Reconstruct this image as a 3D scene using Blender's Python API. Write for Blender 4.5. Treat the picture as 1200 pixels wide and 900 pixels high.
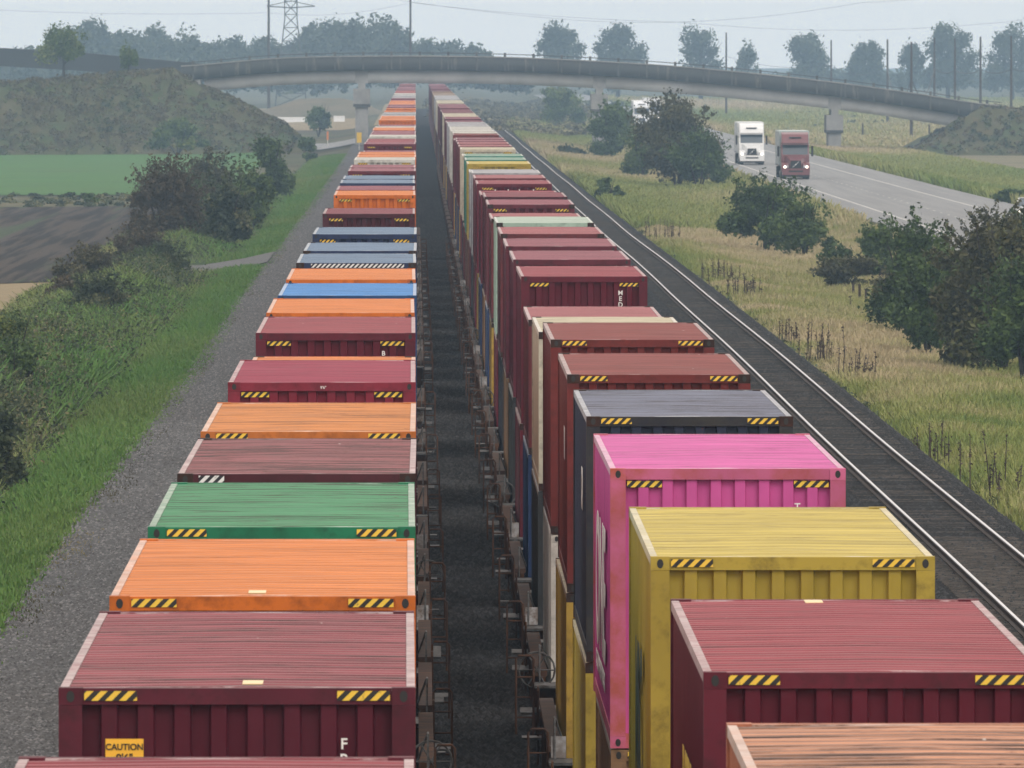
import bpy, math, random
import numpy as np
from mathutils import Vector, Matrix
R = math.radians
for o in list(bpy.data.objects): bpy.data.objects.remove(o)
sc = bpy.context.scene
col = sc.collection

# ------------------------------------------------------------ camera, light
F = 15400.0; HX = 487.0; HY = 51.0; CZ = 10.55      # focal length in px of a 1200 px frame, vanishing point, eye height
cam_d = bpy.data.cameras.new('camera')
cam_d.sensor_width = 36; cam_d.lens = 36 * F / 1200
cam_d.clip_start = 1; cam_d.clip_end = 30000
cam_d.dof.use_dof = True; cam_d.dof.focus_distance = 190; cam_d.dof.aperture_fstop = 24
cam = bpy.data.objects.new('camera', cam_d); col.objects.link(cam)
cam.location = (0, 0, CZ)
cam.rotation_euler = (math.pi/2 - math.atan((450-HY)/F), 0, -math.atan((600-HX)/F))
sc.camera = cam
w = bpy.data.worlds.new('World'); sc.world = w; w.use_nodes = True
nt = w.node_tree; nt.nodes.clear()
sky = nt.nodes.new('ShaderNodeTexSky'); sky.sky_type = 'NISHITA'; sky.sun_disc = False
sky.sun_elevation = R(42); sky.sun_rotation = R(150); sky.dust_density = 4.0; sky.air_density = 1.0
mixs = nt.nodes.new('ShaderNodeMix'); mixs.data_type = 'RGBA'; mixs.inputs[0].default_value = 0.80
mixs.inputs[7].default_value = (12.8, 11.6, 10.4, 1)     # the even grey of the cloud layer
bgn = nt.nodes.new('ShaderNodeBackground'); bgn.inputs[1].default_value = 0.13
outn = nt.nodes.new('ShaderNodeOutputWorld')
nt.links.new(sky.outputs[0], mixs.inputs[6]); nt.links.new(mixs.outputs[2], bgn.inputs[0]); nt.links.new(bgn.outputs[0], outn.inputs[0])
sd = bpy.data.lights.new('sun', 'SUN'); sd.energy = 0.8; sd.angle = R(25); sd.color = (1, .96, .9)
sun = bpy.data.objects.new('sun', sd); col.objects.link(sun)
sun.rotation_euler = (R(48), 0, R(180-150))
sc.view_settings.view_transform = 'Standard'; sc.view_settings.look = 'None'
sc.view_settings.exposure = 0.02; sc.view_settings.gamma = 1
sc.cycles.max_bounces = 6; sc.cycles.diffuse_bounces = 3; sc.cycles.glossy_bounces = 2
sc.cycles.transmission_bounces = 2; sc.cycles.volume_bounces = 1; sc.cycles.transparent_max_bounces = 4
sc.cycles.use_denoising = True

# ------------------------------------------------------------ helpers
rng = np.random.default_rng(7); random.seed(7)
_pd = [0, 180, 380, 600, 800, 1055, 2000, 2600, 60000]
_pz = [0, 0, -.10, -.30, -.62, -.92, -1.80, -2.1, -2.1]
def prof(d): return np.interp(d, _pd, _pz)          # height of the rails along the line
def P(px, py, d): return Vector(((px-HX)/F*d, d, CZ-(py-HY)/F*d))

_tx = [-4000, -400, -60, -26, -19, -12, -9.6, -7.9, -4.2, 4.9, 9.8, 14.2, 16, 21, 27, 29, 30, 43.0, 44, 48, 56, 80, 400, 4000]
_tz = [-2.6, -2.2, -1.9, -1.7, -1.5, -1.5, -1.1, -.72, -.62, -.62, -.62, -.75, -1.0, -1.5, -1.2, -.5, -.22, -.22, -.4, -1.4, -1.8, -2.0, -2.4, -2.6]
def tz(x, d): return prof(d) + np.interp(x, _tx, _tz)
def gp(px, py):                                      # the point of ground seen at a pixel
    d = 12*F/max(py-HY, 20)
    for _ in range(30): d = .5*d + .5*(CZ-float(tz((px-HX)/F*d, d)))*F/max(py-HY, 20)
    return Vector(((px-HX)/F*d, d, float(tz((px-HX)/F*d, d))))

class MB:
    def __init__(s): s.v = []; s.f = []; s.mi = []; s.m = 0
    def face(s, pts):
        n = len(s.v); s.v += [tuple(p) for p in pts]; s.f.append(tuple(range(n, n+len(pts)))); s.mi.append(s.m)
    def box(s, x0, x1, y0, y1, z0, z1):
        n = len(s.v)
        s.v += [(x0,y0,z0),(x1,y0,z0),(x1,y1,z0),(x0,y1,z0),(x0,y0,z1),(x1,y0,z1),(x1,y1,z1),(x0,y1,z1)]
        for q in ((0,3,2,1),(4,5,6,7),(0,1,5,4),(1,2,6,5),(2,3,7,6),(3,0,4,7)):
            s.f.append(tuple(n+i for i in q)); s.mi.append(s.m)
        return s
    def prism(s, prof2, a, b, axis='x'):              # polygon extruded along an axis
        n = len(s.v); k = len(prof2)
        for t in (a, b):
            for (u, v) in prof2:
                s.v.append((t, u, v) if axis == 'x' else (u, t, v) if axis == 'y' else (u, v, t))
        for i in range(k):
            j = (i+1) % k
            s.f.append((n+i, n+j, n+k+j, n+k+i)); s.mi.append(s.m)
        s.f.append(tuple(n+i for i in range(k))[::-1]); s.mi.append(s.m)
        s.f.append(tuple(n+k+i for i in range(k))); s.mi.append(s.m)
        return s
    def tube(s, pts, rad, n=6, close=True):
        pts = [Vector(p) for p in pts]
        if not hasattr(rad, '__len__'): rad = [rad]*len(pts)
        base = len(s.v)
        for i, p in enumerate(pts):
            t = (pts[min(i+1, len(pts)-1)] - pts[max(i-1, 0)]).normalized()
            a = t.cross(Vector((0,0,1))); a = a if a.length > .05 else t.cross(Vector((1,0,0))); a.normalize(); b = t.cross(a)
            for k in range(n):
                q = 2*math.pi*k/n; s.v.append(tuple(p + rad[i]*(math.cos(q)*a + math.sin(q)*b)))
        for i in range(len(pts)-1):
            for k in range(n):
                j = (k+1) % n
                s.f.append((base+i*n+k, base+i*n+j, base+(i+1)*n+j, base+(i+1)*n+k)); s.mi.append(s.m)
        if close:
            s.f.append(tuple(base+k for k in range(n))); s.mi.append(s.m)
            s.f.append(tuple(base+(len(pts)-1)*n+k for k in range(n))); s.mi.append(s.m)
        return s
    def cyl(s, c, r, h, axis='z', n=16):
        c = Vector(c); d = {'x': Vector((h,0,0)), 'y': Vector((0,h,0)), 'z': Vector((0,0,h))}[axis]
        return s.tube([c-d/2, c+d/2], r, n)
    def mesh(s, name, mats=None):
        me = bpy.data.meshes.new(name); me.from_pydata(s.v, [], s.f)
        for m in (mats if isinstance(mats, (list, tuple)) else [mats] if mats else []): me.materials.append(m)
        if isinstance(mats, (list, tuple)) and len(mats) > 1: me.polygons.foreach_set('material_index', s.mi)
        import bmesh
        bm = bmesh.new(); bm.from_mesh(me); bmesh.ops.recalc_face_normals(bm, faces=bm.faces); bm.to_mesh(me); bm.free()
        me.update(); return me
    def build(s, name, mat, parent=None): return link(name, s.mesh(name, mat), parent)

def link(name, me, parent=None, mat=None):
    o = bpy.data.objects.new(name, me); col.objects.link(o)
    if parent: o.parent = parent
    if mat:
        o.material_slots[0].link = 'OBJECT'; o.material_slots[0].material = mat
    return o
def tag(o, label, cat, group=None, kind=None):
    if label: o['label'] = label
    if cat: o['category'] = cat
    if group: o['group'] = group
    if kind: o['kind'] = kind
    return o
def empty(name, loc, label, cat, group=None, rz=0):
    o = bpy.data.objects.new(name, None); col.objects.link(o); o.empty_display_size = .3
    o.location = loc; o.rotation_euler.z = rz
    return tag(o, label, cat, group)
def struct(o): o['kind'] = 'structure'; return o
def fastmesh(name, V, Fq, mat, tint=None, n=4):
    me = bpy.data.meshes.new(name)
    V = np.asarray(V, dtype=np.float32).reshape(-1, 3); Fq = np.asarray(Fq, dtype=np.int32).reshape(-1, n)
    me.vertices.add(len(V)); me.vertices.foreach_set('co', V.ravel())
    me.loops.add(Fq.size); me.loops.foreach_set('vertex_index', Fq.ravel())
    me.polygons.add(len(Fq)); me.polygons.foreach_set('loop_start', np.arange(0, Fq.size, n, dtype=np.int32))
    me.polygons.foreach_set('loop_total', np.full(len(Fq), n, dtype=np.int32))
    if tint is not None:
        at = me.attributes.new('tint', 'FLOAT', 'FACE'); at.data.foreach_set('value', np.asarray(tint, dtype=np.float32))
    me.materials.append(mat); me.update(calc_edges=True); return me

# ------------------------------------------------------------ materials
def nodes(name):
    m = bpy.data.materials.new(name); m.use_nodes = True
    t = m.node_tree; return m, t, t.nodes['Principled BSDF']
def rgba(c): return (c[0], c[1], c[2], 1)
def s2l(r, g, b):
    f = lambda c: (c/255/12.92) if c/255 <= .04045 else ((c/255+.055)/1.055)**2.4
    return (f(r), f(g), f(b))
def plain(name, c, rough=.6, metal=0, spec=.5):
    m, t, b = nodes(name); b.inputs['Base Color'].default_value = rgba(c)
    b.inputs['Roughness'].default_value = rough; b.inputs['Metallic'].default_value = metal
    b.inputs['Specular IOR Level'].default_value = spec; return m
def N(t, kind, **kw):
    n = t.nodes.new('ShaderNode'+kind)
    for k, v in kw.items(): setattr(n, k, v)
    return n
def mixc(t, fac, a, b, mode='MIX'):
    n = N(t, 'Mix'); n.data_type = 'RGBA'; n.blend_type = mode; n.clamp_factor = True
    for s, v in ((0, fac), (6, a), (7, b)):
        if isinstance(v, (int, float)): n.inputs[s].default_value = v
        elif isinstance(v, tuple): n.inputs[s].default_value = rgba(v)
        else: t.links.new(v, n.inputs[s])
    return n.outputs[2]
def noise(t, vec, scale, detail=4, rough=.55, lo=.4, hi=.6):
    n = N(t, 'TexNoise'); n.inputs['Scale'].default_value = scale; n.inputs['Detail'].default_value = detail; n.inputs['Roughness'].default_value = rough
    t.links.new(vec, n.inputs['Vector'])
    r = N(t, 'MapRange'); r.inputs[1].default_value = lo; r.inputs[2].default_value = hi; t.links.new(n.outputs[0], r.inputs[0])
    return r.outputs[0]
def stretched(t, sx, sy, sz, world=False):
    tc = N(t, 'TexCoord'); mp = N(t, 'Mapping'); mp.inputs['Scale'].default_value = (sx, sy, sz)
    if world:
        g = N(t, 'NewGeometry'); t.links.new(g.outputs['Position'], mp.inputs[0])
    else:
        oi = N(t, 'ObjectInfo'); ml = N(t, 'Math', operation='MULTIPLY'); ml.inputs[1].default_value = 97.0
        t.links.new(oi.outputs['Random'], ml.inputs[0])
        ad = N(t, 'VectorMath', operation='ADD'); t.links.new(tc.outputs['Object'], mp.inputs[0])
        t.links.new(mp.outputs[0], ad.inputs[0]); t.links.new(ml.outputs[0], ad.inputs[1]); return ad.outputs[0]
    return mp.outputs[0]
def mul(t, a, k):
    m = N(t, 'Math', operation='MULTIPLY'); t.links.new(a, m.inputs[0])
    if isinstance(k, (int, float)): m.inputs[1].default_value = k
    else: t.links.new(k, m.inputs[1])
    return m.outputs[0]

RUST = (.085, .032, .016)
def wall_paint(name, c, dirt=.5):
    m, t, b = nodes(name)
    v = stretched(t, 5, 5, .5); v2 = stretched(t, 1.2, 1.2, 1.2); v3 = stretched(t, 14, 14, 5)
    c1 = mixc(t, noise(t, v2, 1.0, 4, .6, .3, .7), tuple(x*.82 for x in c), tuple(min(1, x*1.12+.004) for x in c))
    c2 = mixc(t, mul(t, noise(t, v, 1.0, 5, .6, .52, .8), dirt*.55), c1, tuple(x*.25+.012 for x in c))
    c3 = mixc(t, mul(t, noise(t, v3, 1.0, 5, .7, .66, .74), dirt), c2, RUST)
    t.links.new(c3, b.inputs['Base Color']); b.inputs['Roughness'].default_value = .5
    b.inputs['Specular IOR Level'].default_value = .12
    return m
def roof_paint(name, c, dirt=.5):
    m, t, b = nodes(name)
    v = stretched(t, .45, 9, 1); v2 = stretched(t, .5, 1.1, 1); v3 = stretched(t, .55, 7, 1); v4 = stretched(t, 3, 5, 3); v5 = stretched(t, .30, 1, 1)
    c1 = mixc(t, noise(t, v, 1.0, 6, .7, .33, .67), tuple(x*.66 for x in c), tuple(min(.9, x*1.16+.02) for x in c))
    c2 = mixc(t, mul(t, noise(t, v2, 1.6, 5, .6, .5, .75), .30+.3*dirt), c1, tuple(.5*x+.07 for x in c))
    # thin dark crease lines: shading of dents painted into the roof colour
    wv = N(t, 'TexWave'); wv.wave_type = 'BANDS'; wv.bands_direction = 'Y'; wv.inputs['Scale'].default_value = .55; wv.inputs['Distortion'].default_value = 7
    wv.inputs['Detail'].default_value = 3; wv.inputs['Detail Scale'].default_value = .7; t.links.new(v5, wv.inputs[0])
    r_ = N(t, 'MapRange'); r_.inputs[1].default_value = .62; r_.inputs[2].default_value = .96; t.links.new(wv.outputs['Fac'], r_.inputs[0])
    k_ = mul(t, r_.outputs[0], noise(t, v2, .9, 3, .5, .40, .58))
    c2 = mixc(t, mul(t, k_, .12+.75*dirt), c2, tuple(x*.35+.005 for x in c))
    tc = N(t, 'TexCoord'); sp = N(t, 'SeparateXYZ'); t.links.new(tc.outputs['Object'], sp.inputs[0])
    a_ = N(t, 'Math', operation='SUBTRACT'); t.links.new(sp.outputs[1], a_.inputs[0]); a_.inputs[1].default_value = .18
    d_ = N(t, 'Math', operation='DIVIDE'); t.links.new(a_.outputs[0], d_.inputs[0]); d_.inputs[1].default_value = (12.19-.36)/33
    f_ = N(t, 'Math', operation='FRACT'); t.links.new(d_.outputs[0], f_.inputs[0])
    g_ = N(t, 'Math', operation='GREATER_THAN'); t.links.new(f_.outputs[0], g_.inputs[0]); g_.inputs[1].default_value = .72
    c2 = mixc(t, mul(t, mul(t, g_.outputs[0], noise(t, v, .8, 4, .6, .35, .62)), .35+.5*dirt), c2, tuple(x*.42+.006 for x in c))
    c3 = mixc(t, mul(t, noise(t, v3, 1.1, 6, .75, .585-.075*dirt, .69-.06*dirt), min(.95, .2+.7*dirt)), c2, (.040, .026, .024))
    c4 = mixc(t, mul(t, noise(t, v4, 1.0, 6, .75, .665-.03*dirt, .73-.03*dirt), min(1, dirt)), c3, RUST)
    # scuffed bare edge beside both end headers, droppings and chalky spots
    ys = N(t, 'Math', operation='SUBTRACT'); t.links.new(sp.outputs[1], ys.inputs[0]); ys.inputs[1].default_value = 12.19/2
    ab = N(t, 'Math', operation='ABSOLUTE'); t.links.new(ys.outputs[0], ab.inputs[0])
    ge = N(t, 'Math', operation='GREATER_THAN'); t.links.new(ab.outputs[0], ge.inputs[0]); ge.inputs[1].default_value = 12.19/2-.30
    v6 = stretched(t, 1.6, 3, 3); v7 = stretched(t, 9, 3.5, 3)
    c4 = mixc(t, mul(t, ge.outputs[0], noise(t, v6, 1.0, 5, .7, .48, .60)), c4, tuple(.45*x+.32 for x in c))
    c4 = mixc(t, mul(t, noise(t, v7, 1.0, 2, .5, .77, .80), .6), c4, (.55,.53,.50))
    t.links.new(c4, b.inputs['Base Color']); b.inputs['Roughness'].default_value = .6
    b.inputs['Specular IOR Level'].default_value = .12
    nb = N(t, 'TexNoise'); nb.inputs['Scale'].default_value = 1.0; nb.inputs['Detail'].default_value = 3; t.links.new(stretched(t, .35, 2.2, 1), nb.inputs['Vector'])
    bp = N(t, 'Bump'); bp.inputs['Strength'].default_value = .5; bp.inputs['Distance'].default_value = .05
    t.links.new(nb.outputs[0], bp.inputs['Height']); t.links.new(bp.outputs[0], b.inputs['Normal'])
    return m
def worn(name, c, c2, amt=.5, scale=4, rough=.6, metal=0, world=False):
    m, t, b = nodes(name); v = stretched(t, 1, 1, 1, world)
    k = mixc(t, noise(t, v, scale, 6, .68, .5-amt*.25, .75-amt*.25), c, c2)
    k = mixc(t, mul(t, noise(t, v, scale*.23, 3, .5, .4, .65), .45), k, tuple(x*.5 for x in c))
    t.links.new(k, b.inputs['Base Color']); b.inputs['Roughness'].default_value = rough; b.inputs['Metallic'].default_value = metal
    b.inputs['Specular IOR Level'].default_value = .18
    return m

# paint: wall colour, roof colour (sun-bleached), dirt (also scales the painted dent shading)
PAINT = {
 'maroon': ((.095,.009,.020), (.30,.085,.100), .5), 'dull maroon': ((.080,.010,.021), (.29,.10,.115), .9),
 'dark maroon': ((.055,.008,.015), (.22,.075,.090), .4), 'brown red': ((.13,.02,.018), (.24,.075,.07), .5),
 'crimson': ((.19,.018,.035), (.30,.060,.095), .4), 'bright red': ((.30,.03,.02), (.36,.10,.085), .4),
 'orange': ((.52,.13,.018), (.66,.27,.13), .35), 'pale orange': ((.45,.14,.03), (.62,.28,.13), .8),
 'salmon': ((.38,.14,.08), (.62,.35,.25), 1.5), 'green': ((.012,.15,.075), (.10,.28,.155), 1.1),
 'pale green': ((.30,.40,.34), (.50,.58,.52), .4), 'teal': ((.04,.18,.14), (.30,.42,.35), .5), 'pink': ((.52,.085,.29), (.66,.21,.44), .45),
 'yellow': ((.34,.255,.040), (.58,.48,.19), .4), 'mustard': ((.34,.22,.04), (.56,.42,.16), .5),
 'dented maroon': ((.060,.012,.018), (.31,.13,.14), 1.5),
 'navy': ((.022,.028,.055), (.20,.215,.28), 1.0), 'slate blue': ((.018,.03,.08), (.20,.27,.37), .6),
 'sky blue': ((.02,.06,.16), (.14,.30,.60), .4), 'light grey': ((.30,.30,.32), (.48,.48,.50), .5),
 'white': ((.48,.47,.44), (.66,.65,.61), .5), 'cream': ((.45,.42,.34), (.62,.57,.45), .6),
 'mauve': ((.10,.016,.028), (.30,.125,.15), .6), 'rose': ((.11,.02,.025), (.36,.15,.16), .4),
 'tan': ((.20,.115,.06), (.36,.27,.2), .8), 'charcoal': ((.03,.033,.036), (.15,.15,.16), .6),
 'brown': ((.09,.035,.025), (.25,.14,.12), .8), 'blue': ((.015,.035,.10), (.12,.18,.32), .5)}
MW = {k: wall_paint('paint_'+k.replace(' ', '_'), v[0], v[2]) for k, v in PAINT.items()}
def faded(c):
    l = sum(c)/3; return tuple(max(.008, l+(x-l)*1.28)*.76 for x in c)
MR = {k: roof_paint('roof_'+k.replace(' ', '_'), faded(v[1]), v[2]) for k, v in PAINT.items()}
def frame_paint(k):
    c = PAINT[k][0]; return worn('frame_'+k.replace(' ', '_'), tuple(x*1.15+.003 for x in c), (c[0]*.5+.012, c[1]*.5+.008, c[2]*.5+.007), .12, 5)
MF = {k: frame_paint(k) for k in PAINT}
MF['pink'] = worn('frame_pink_rusting', (.56,.13,.26), (.40,.09,.06), .40, 2.2)
MF['navy'] = worn('frame_navy_grimy', (.040,.038,.036), (.02,.022,.035), .4, 3)
def rail_paint(k):
    c = PAINT[k][1]; return worn('rail_'+k.replace(' ', '_'), tuple(.42*x+.32 for x in c), tuple(.7*x+.05 for x in c), .40, 5, .55)
ML = {k: rail_paint(k) for k in PAINT}
M_dark = plain('dark_steel', (.012,.012,.013), .7)
M_cast = worn('casting_rust', (.05,.022,.016), (.02,.012,.01), .5, 8)
M_white = plain('white_marking', (.75,.75,.73), .5)
M_black = plain('black_marking', (.012,.012,.012), .5)
M_yel = plain('safety_yellow', (.78,.50,.03), .5)
M_lab = plain('label_yellow', (.85,.45,.03), .5)
M_gold = plain('marking_gold', (.6,.42,.05), .5)

def hazard(name, c1, c2):
    m, t, b = nodes(name)
    tc = N(t, 'TexCoord'); sp = N(t, 'SeparateXYZ'); t.links.new(tc.outputs['Object'], sp.inputs[0])
    sb = N(t, 'Math', operation='SUBTRACT'); t.links.new(sp.outputs[0], sb.inputs[0]); t.links.new(sp.outputs[2], sb.inputs[1])
    ml = N(t, 'Math', operation='MULTIPLY'); ml.inputs[1].default_value = 10.5; t.links.new(sb.outputs[0], ml.inputs[0])
    fr = N(t, 'Math', operation='FRACT'); t.links.new(ml.outputs[0], fr.inputs[0])
    gt = N(t, 'Math', operation='GREATER_THAN'); gt.inputs[1].default_value = .5; t.links.new(fr.outputs[0], gt.inputs[0])
    k = mixc(t, gt.outputs[0], c1, c2)
    v = stretched(t, 1, 1, 1); k = mixc(t, mul(t, noise(t, v, 14, 5, .7, .6, .7), .7), k, (.05,.035,.025))
    t.links.new(k, b.inputs['Base Color']); b.inputs['Roughness'].default_value = .5; return m
M_hazY = hazard('hazard_yellow_black', (.80,.52,.05), (.014,.013,.012))
M_hazW = hazard('hazard_white_black', (.7,.7,.7), (.014,.013,.02))

# ground family (world-space noise)
def ground_mat(name, cols, scales, rough=.95, bump=0.0, bscale=3.0):
    m, t, b = nodes(name); g = stretched(t, 1, 1, 1, True)
    k = cols[0]
    for c, (s, lo, hi, amt) in zip(cols[1:], scales):
        k = mixc(t, mul(t, noise(t, g, s, 6, .62, lo, hi), amt), k, c)
    t.links.new(k, b.inputs['Base Color']); b.inputs['Roughness'].default_value = rough; b.inputs['Specular IOR Level'].default_value = .15
    if bump:
        n = N(t, 'TexNoise'); n.inputs['Scale'].default_value = bscale; n.inputs['Detail'].default_value = 6; t.links.new(g, n.inputs['Vector'])
        bp = N(t, 'Bump'); bp.inputs['Strength'].default_value = bump; bp.inputs['Distance'].default_value = .1
        t.links.new(n.outputs[0], bp.inputs['Height']); t.links.new(bp.outputs[0], b.inputs['Normal'])
    return m
M_ground = ground_mat('rough_ground', [(.055,.062,.030), (.13,.11,.06), (.05,.032,.026), (.035,.055,.02)],
                      [(.04,.42,.6,.8), (.013,.5,.62,.75), (.15,.5,.6,.7)], bump=.6, bscale=1.2)
M_turf = ground_mat('verge_soil', [(.030,.055,.014), (.06,.05,.03), (.045,.080,.018)], [(.5,.45,.6,.6), (.12,.45,.6,.7)], bump=.5)
M_gravel = ground_mat('gravel', [(.15,.15,.152), (.085,.085,.087), (.21,.21,.212)], [(14,.42,.58,.7), (3,.5,.65,.5)], bump=1, bscale=14)
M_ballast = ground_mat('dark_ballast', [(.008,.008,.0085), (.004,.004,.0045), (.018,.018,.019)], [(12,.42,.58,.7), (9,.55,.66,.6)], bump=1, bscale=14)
M_field = ground_mat('green_crop', [(.045,.125,.030), (.07,.15,.035), (.05,.08,.03)], [(.2,.4,.6,.6), (.05,.5,.65,.5)], bump=.4, bscale=3)
M_straw = ground_mat('straw_stubble', [(.24,.19,.11), (.18,.14,.08)], [(.6,.4,.6,.7)], bump=.4, bscale=4)
def plough():
    m, t, b = nodes('ploughed_soil'); g = stretched(t, 1, .012, 1, True)
    k = mixc(t, noise(t, g, 1.3, 5, .6, .44, .56), (.011,.009,.008), (.050,.038,.030))
    k = mixc(t, mul(t, noise(t, g, .34, 4, .6, .55, .62), .8), k, (.04,.06,.026))
    t.links.new(k, b.inputs['Base Color']); b.inputs['Roughness'].default_value = .95; b.inputs['Specular IOR Level'].default_value = .1
    return m
M_plough = plough()
def asphalt():
    m, t, b = nodes('asphalt'); g = stretched(t, 1, .012, 1, True); g2 = stretched(t, 1, 1, 1, True)
    k = mixc(t, noise(t, g, 1.1, 4, .5, .38, .62), (.085,.087,.090), (.125,.127,.130))
    k = mixc(t, mul(t, noise(t, g2, 2.5, 6, .7, .5, .7), .5), k, (.06,.06,.062))
    t.links.new(k, b.inputs['Base Color']); b.inputs['Roughness'].default_value = .55; return m
M_asph = asphalt()
M_paintw = worn('road_paint', (.62,.62,.60), (.3,.3,.3), .3, 3, .6, world=True)
M_conc = worn('old_concrete', (.33,.33,.325), (.22,.22,.215), .4, .5, .85)
def parapet_mat():
    m, t, b = nodes('parapet_stained'); v = stretched(t, 1.1, 1, .12, True); v2 = stretched(t, 3, 1, 2, True)
    k = mixc(t, noise(t, v, 1.0, 5, .65, .56, .72), (.050,.054,.054), (.20,.19,.165))
    k = mixc(t, mul(t, noise(t, v2, 1.0, 5, .6, .5, .7), .5), k, (.035,.037,.037))
    t.links.new(k, b.inputs['Base Color']); b.inputs['Roughness'].default_value = .9; return m
M_conc_l = worn('girder_concrete', (.46,.465,.46), (.34,.34,.335), .3, .3, .85)
M_par = worn('parapet_concrete', (.07,.073,.073), (.15,.15,.14), .2, .45, .9)
M_parap = parapet_mat()
M_wood = worn('creosoted_wood', (.045,.032,.024), (.09,.07,.055), .4, 4, .85)
M_tie = worn('tie_wood', (.030,.025,.021), (.12,.105,.092), .45, 4, .9, world=True)
M_rail = worn('rail_steel', (.06,.035,.025), (.03,.02,.015), .5, 6, .7)
M_railtop = plain('rail_head_polished', (.58,.58,.60), .38, 1)
M_rust = worn('well_car_rust', (.105,.048,.024), (.035,.022,.018), .5, 2.2, .75)
M_carside = worn('well_car_brown', (.045,.024,.018), (.10,.05,.025), .3, 2, .7)
M_grat = worn('grating', (.12,.122,.125), (.035,.03,.026), .55, 9, .5)
M_pale = worn('pale_panel', (.30,.30,.31), (.10,.07,.05), .5, 6, .6)
M_wheel = worn('wheel_steel', (.05,.04,.035), (.02,.018,.016), .5, 7, .6)

def leaf_mat(name, a, b_, c=None):
    m, t, b = nodes(name)
    at = N(t, 'Attribute'); at.attribute_name = 'tint'
    rp = N(t, 'ValToRGB'); rp.color_ramp.elements[0].color = rgba(a); rp.color_ramp.elements[1].color = rgba(b_)
    if c: e = rp.color_ramp.elements.new(.55); e.color = rgba(b_); rp.color_ramp.elements[2].color = rgba(c)
    t.links.new(at.outputs['Fac'], rp.inputs[0]); t.links.new(rp.outputs[0], b.inputs['Base Color'])
    b.inputs['Roughness'].default_value = .7; b.inputs['Specular IOR Level'].default_value = .25; return m
L_dark = leaf_mat('leaf_dark_green', (.020,.036,.010), (.062,.105,.022), (.11,.155,.04))
L_brown = leaf_mat('leaf_brown_green', (.030,.030,.012), (.080,.075,.028), (.10,.125,.035))
L_mid = leaf_mat('leaf_mid_green', (.030,.055,.014), (.085,.130,.026), (.17,.18,.04))
L_red = leaf_mat('twig_reddish', (.042,.033,.018), (.105,.080,.042))
L_bram = leaf_mat('bramble_leaf', (.018,.030,.014), (.058,.075,.028), (.17,.16,.075))
L_weed = leaf_mat('tall_weeds', (.035,.028,.016), (.085,.078,.032), (.22,.19,.10))
L_moundbrown = leaf_mat('dry_scrub', (.050,.045,.022), (.12,.095,.050), (.10,.13,.045))
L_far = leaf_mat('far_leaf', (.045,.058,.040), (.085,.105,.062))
L_grass = leaf_mat('grass_green_straw', (.078,.180,.030), (.17,.205,.060), (.44,.36,.20))
L_grassR = leaf_mat('verge_grass', (.095,.170,.030), (.23,.250,.070), (.42,.34,.21))
L_stalk = leaf_mat('dry_stalk', (.030,.018,.014), (.07,.04,.03))
M_bark = worn('bark', (.06,.05,.042), (.03,.025,.02), .5, 4, .9)

# ------------------------------------------------------------ terrain
def drows(a, b, n): return np.geomspace(a, b, n)
def sheet(name, xs, ds, mat, off=0.0, bumpy=0.0, zfun=None):
    xs = np.asarray(xs, float); ds = np.asarray(ds, float)
    X, D = np.meshgrid(xs, ds); Z = (zfun or tz)(X, D) + off
    if bumpy: Z = Z + bumpy*(np.sin(X*.9+D*.031)*np.cos(D*.083+X*.2)+.6*np.sin(D*.21+X*.7))
    V = np.stack([X, D, Z], -1).reshape(-1, 3); nx = len(xs)
    i = np.arange(len(ds)-1)[:, None]*nx + np.arange(nx-1)[None]
    Q = np.stack([i, i+1, i+nx+1, i+nx], -1).reshape(-1, 4)
    return link(name, fastmesh(name, V, Q, mat))
def xsamp(a, b, step=2.0):
    xs = set([a, b] + [x for x in _tx if a < x < b]); n = max(1, int((b-a)/step)); xs |= set(a+(b-a)*k/n for k in range(n+1))
    return sorted(xs)
DR = np.concatenate([[-60, 0, 60, 100, 140, 180], drows(200, 7900, 170)])
def dsub(a, b): return np.array([a]+[d for d in DR if a < d < b]+[b])
gx = [-2600,-1500,-800,-400,-200,-120,-80,-60,-50,-40,-33] + list(xsamp(-26, 60, 1.5)) + [66,72,80,95,120,160,220,300,400,600,900,1400,2000,2600]
struct(sheet('ground', gx, DR, M_ground, -.03))
struct(sheet('left_verge', xsamp(-12.5, -7.7, .6), dsub(180, 1500), M_turf, .02))
struct(sheet('right_verge', xsamp(13.7, 29.0, 1.0), dsub(180, 2400), M_turf, .0))
M_road_gravel = ground_mat('road_gravel', [(.105,.105,.108), (.060,.060,.062), (.15,.15,.152)], [(10,.42,.58,.7), (1.2,.5,.65,.5)], bump=1, bscale=12)
struct(sheet('gravel_service_road', xsamp(-7.9, -3.9, .7), dsub(150, 2000), M_road_gravel, .05))
CBX = [-3.9, -3.4, 5.2, 5.6]; CBZ = [-.60, -.27, -.27, -.60]
def cb(X, D): return prof(D)+np.interp(X, CBX, CBZ)
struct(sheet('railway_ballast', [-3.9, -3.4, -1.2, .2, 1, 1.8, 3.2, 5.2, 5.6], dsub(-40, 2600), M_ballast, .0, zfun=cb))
struct(sheet('gravel_strip_between_tracks', xsamp(5.6, 9.8, .8), dsub(150, 2400), M_gravel, .05))
g0 = gp(262, 320); g1 = gp(262, 309)
def off_lane(x, d): return ~((d > g0.y-3) & (d < g1.y+2) & (x < -7.8) & (x > -13.5))
struct(sheet('gravel_side_lane', xsamp(-14, -7.9, .7), np.linspace(g0.y, g1.y, 8), M_gravel, .12))
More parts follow.
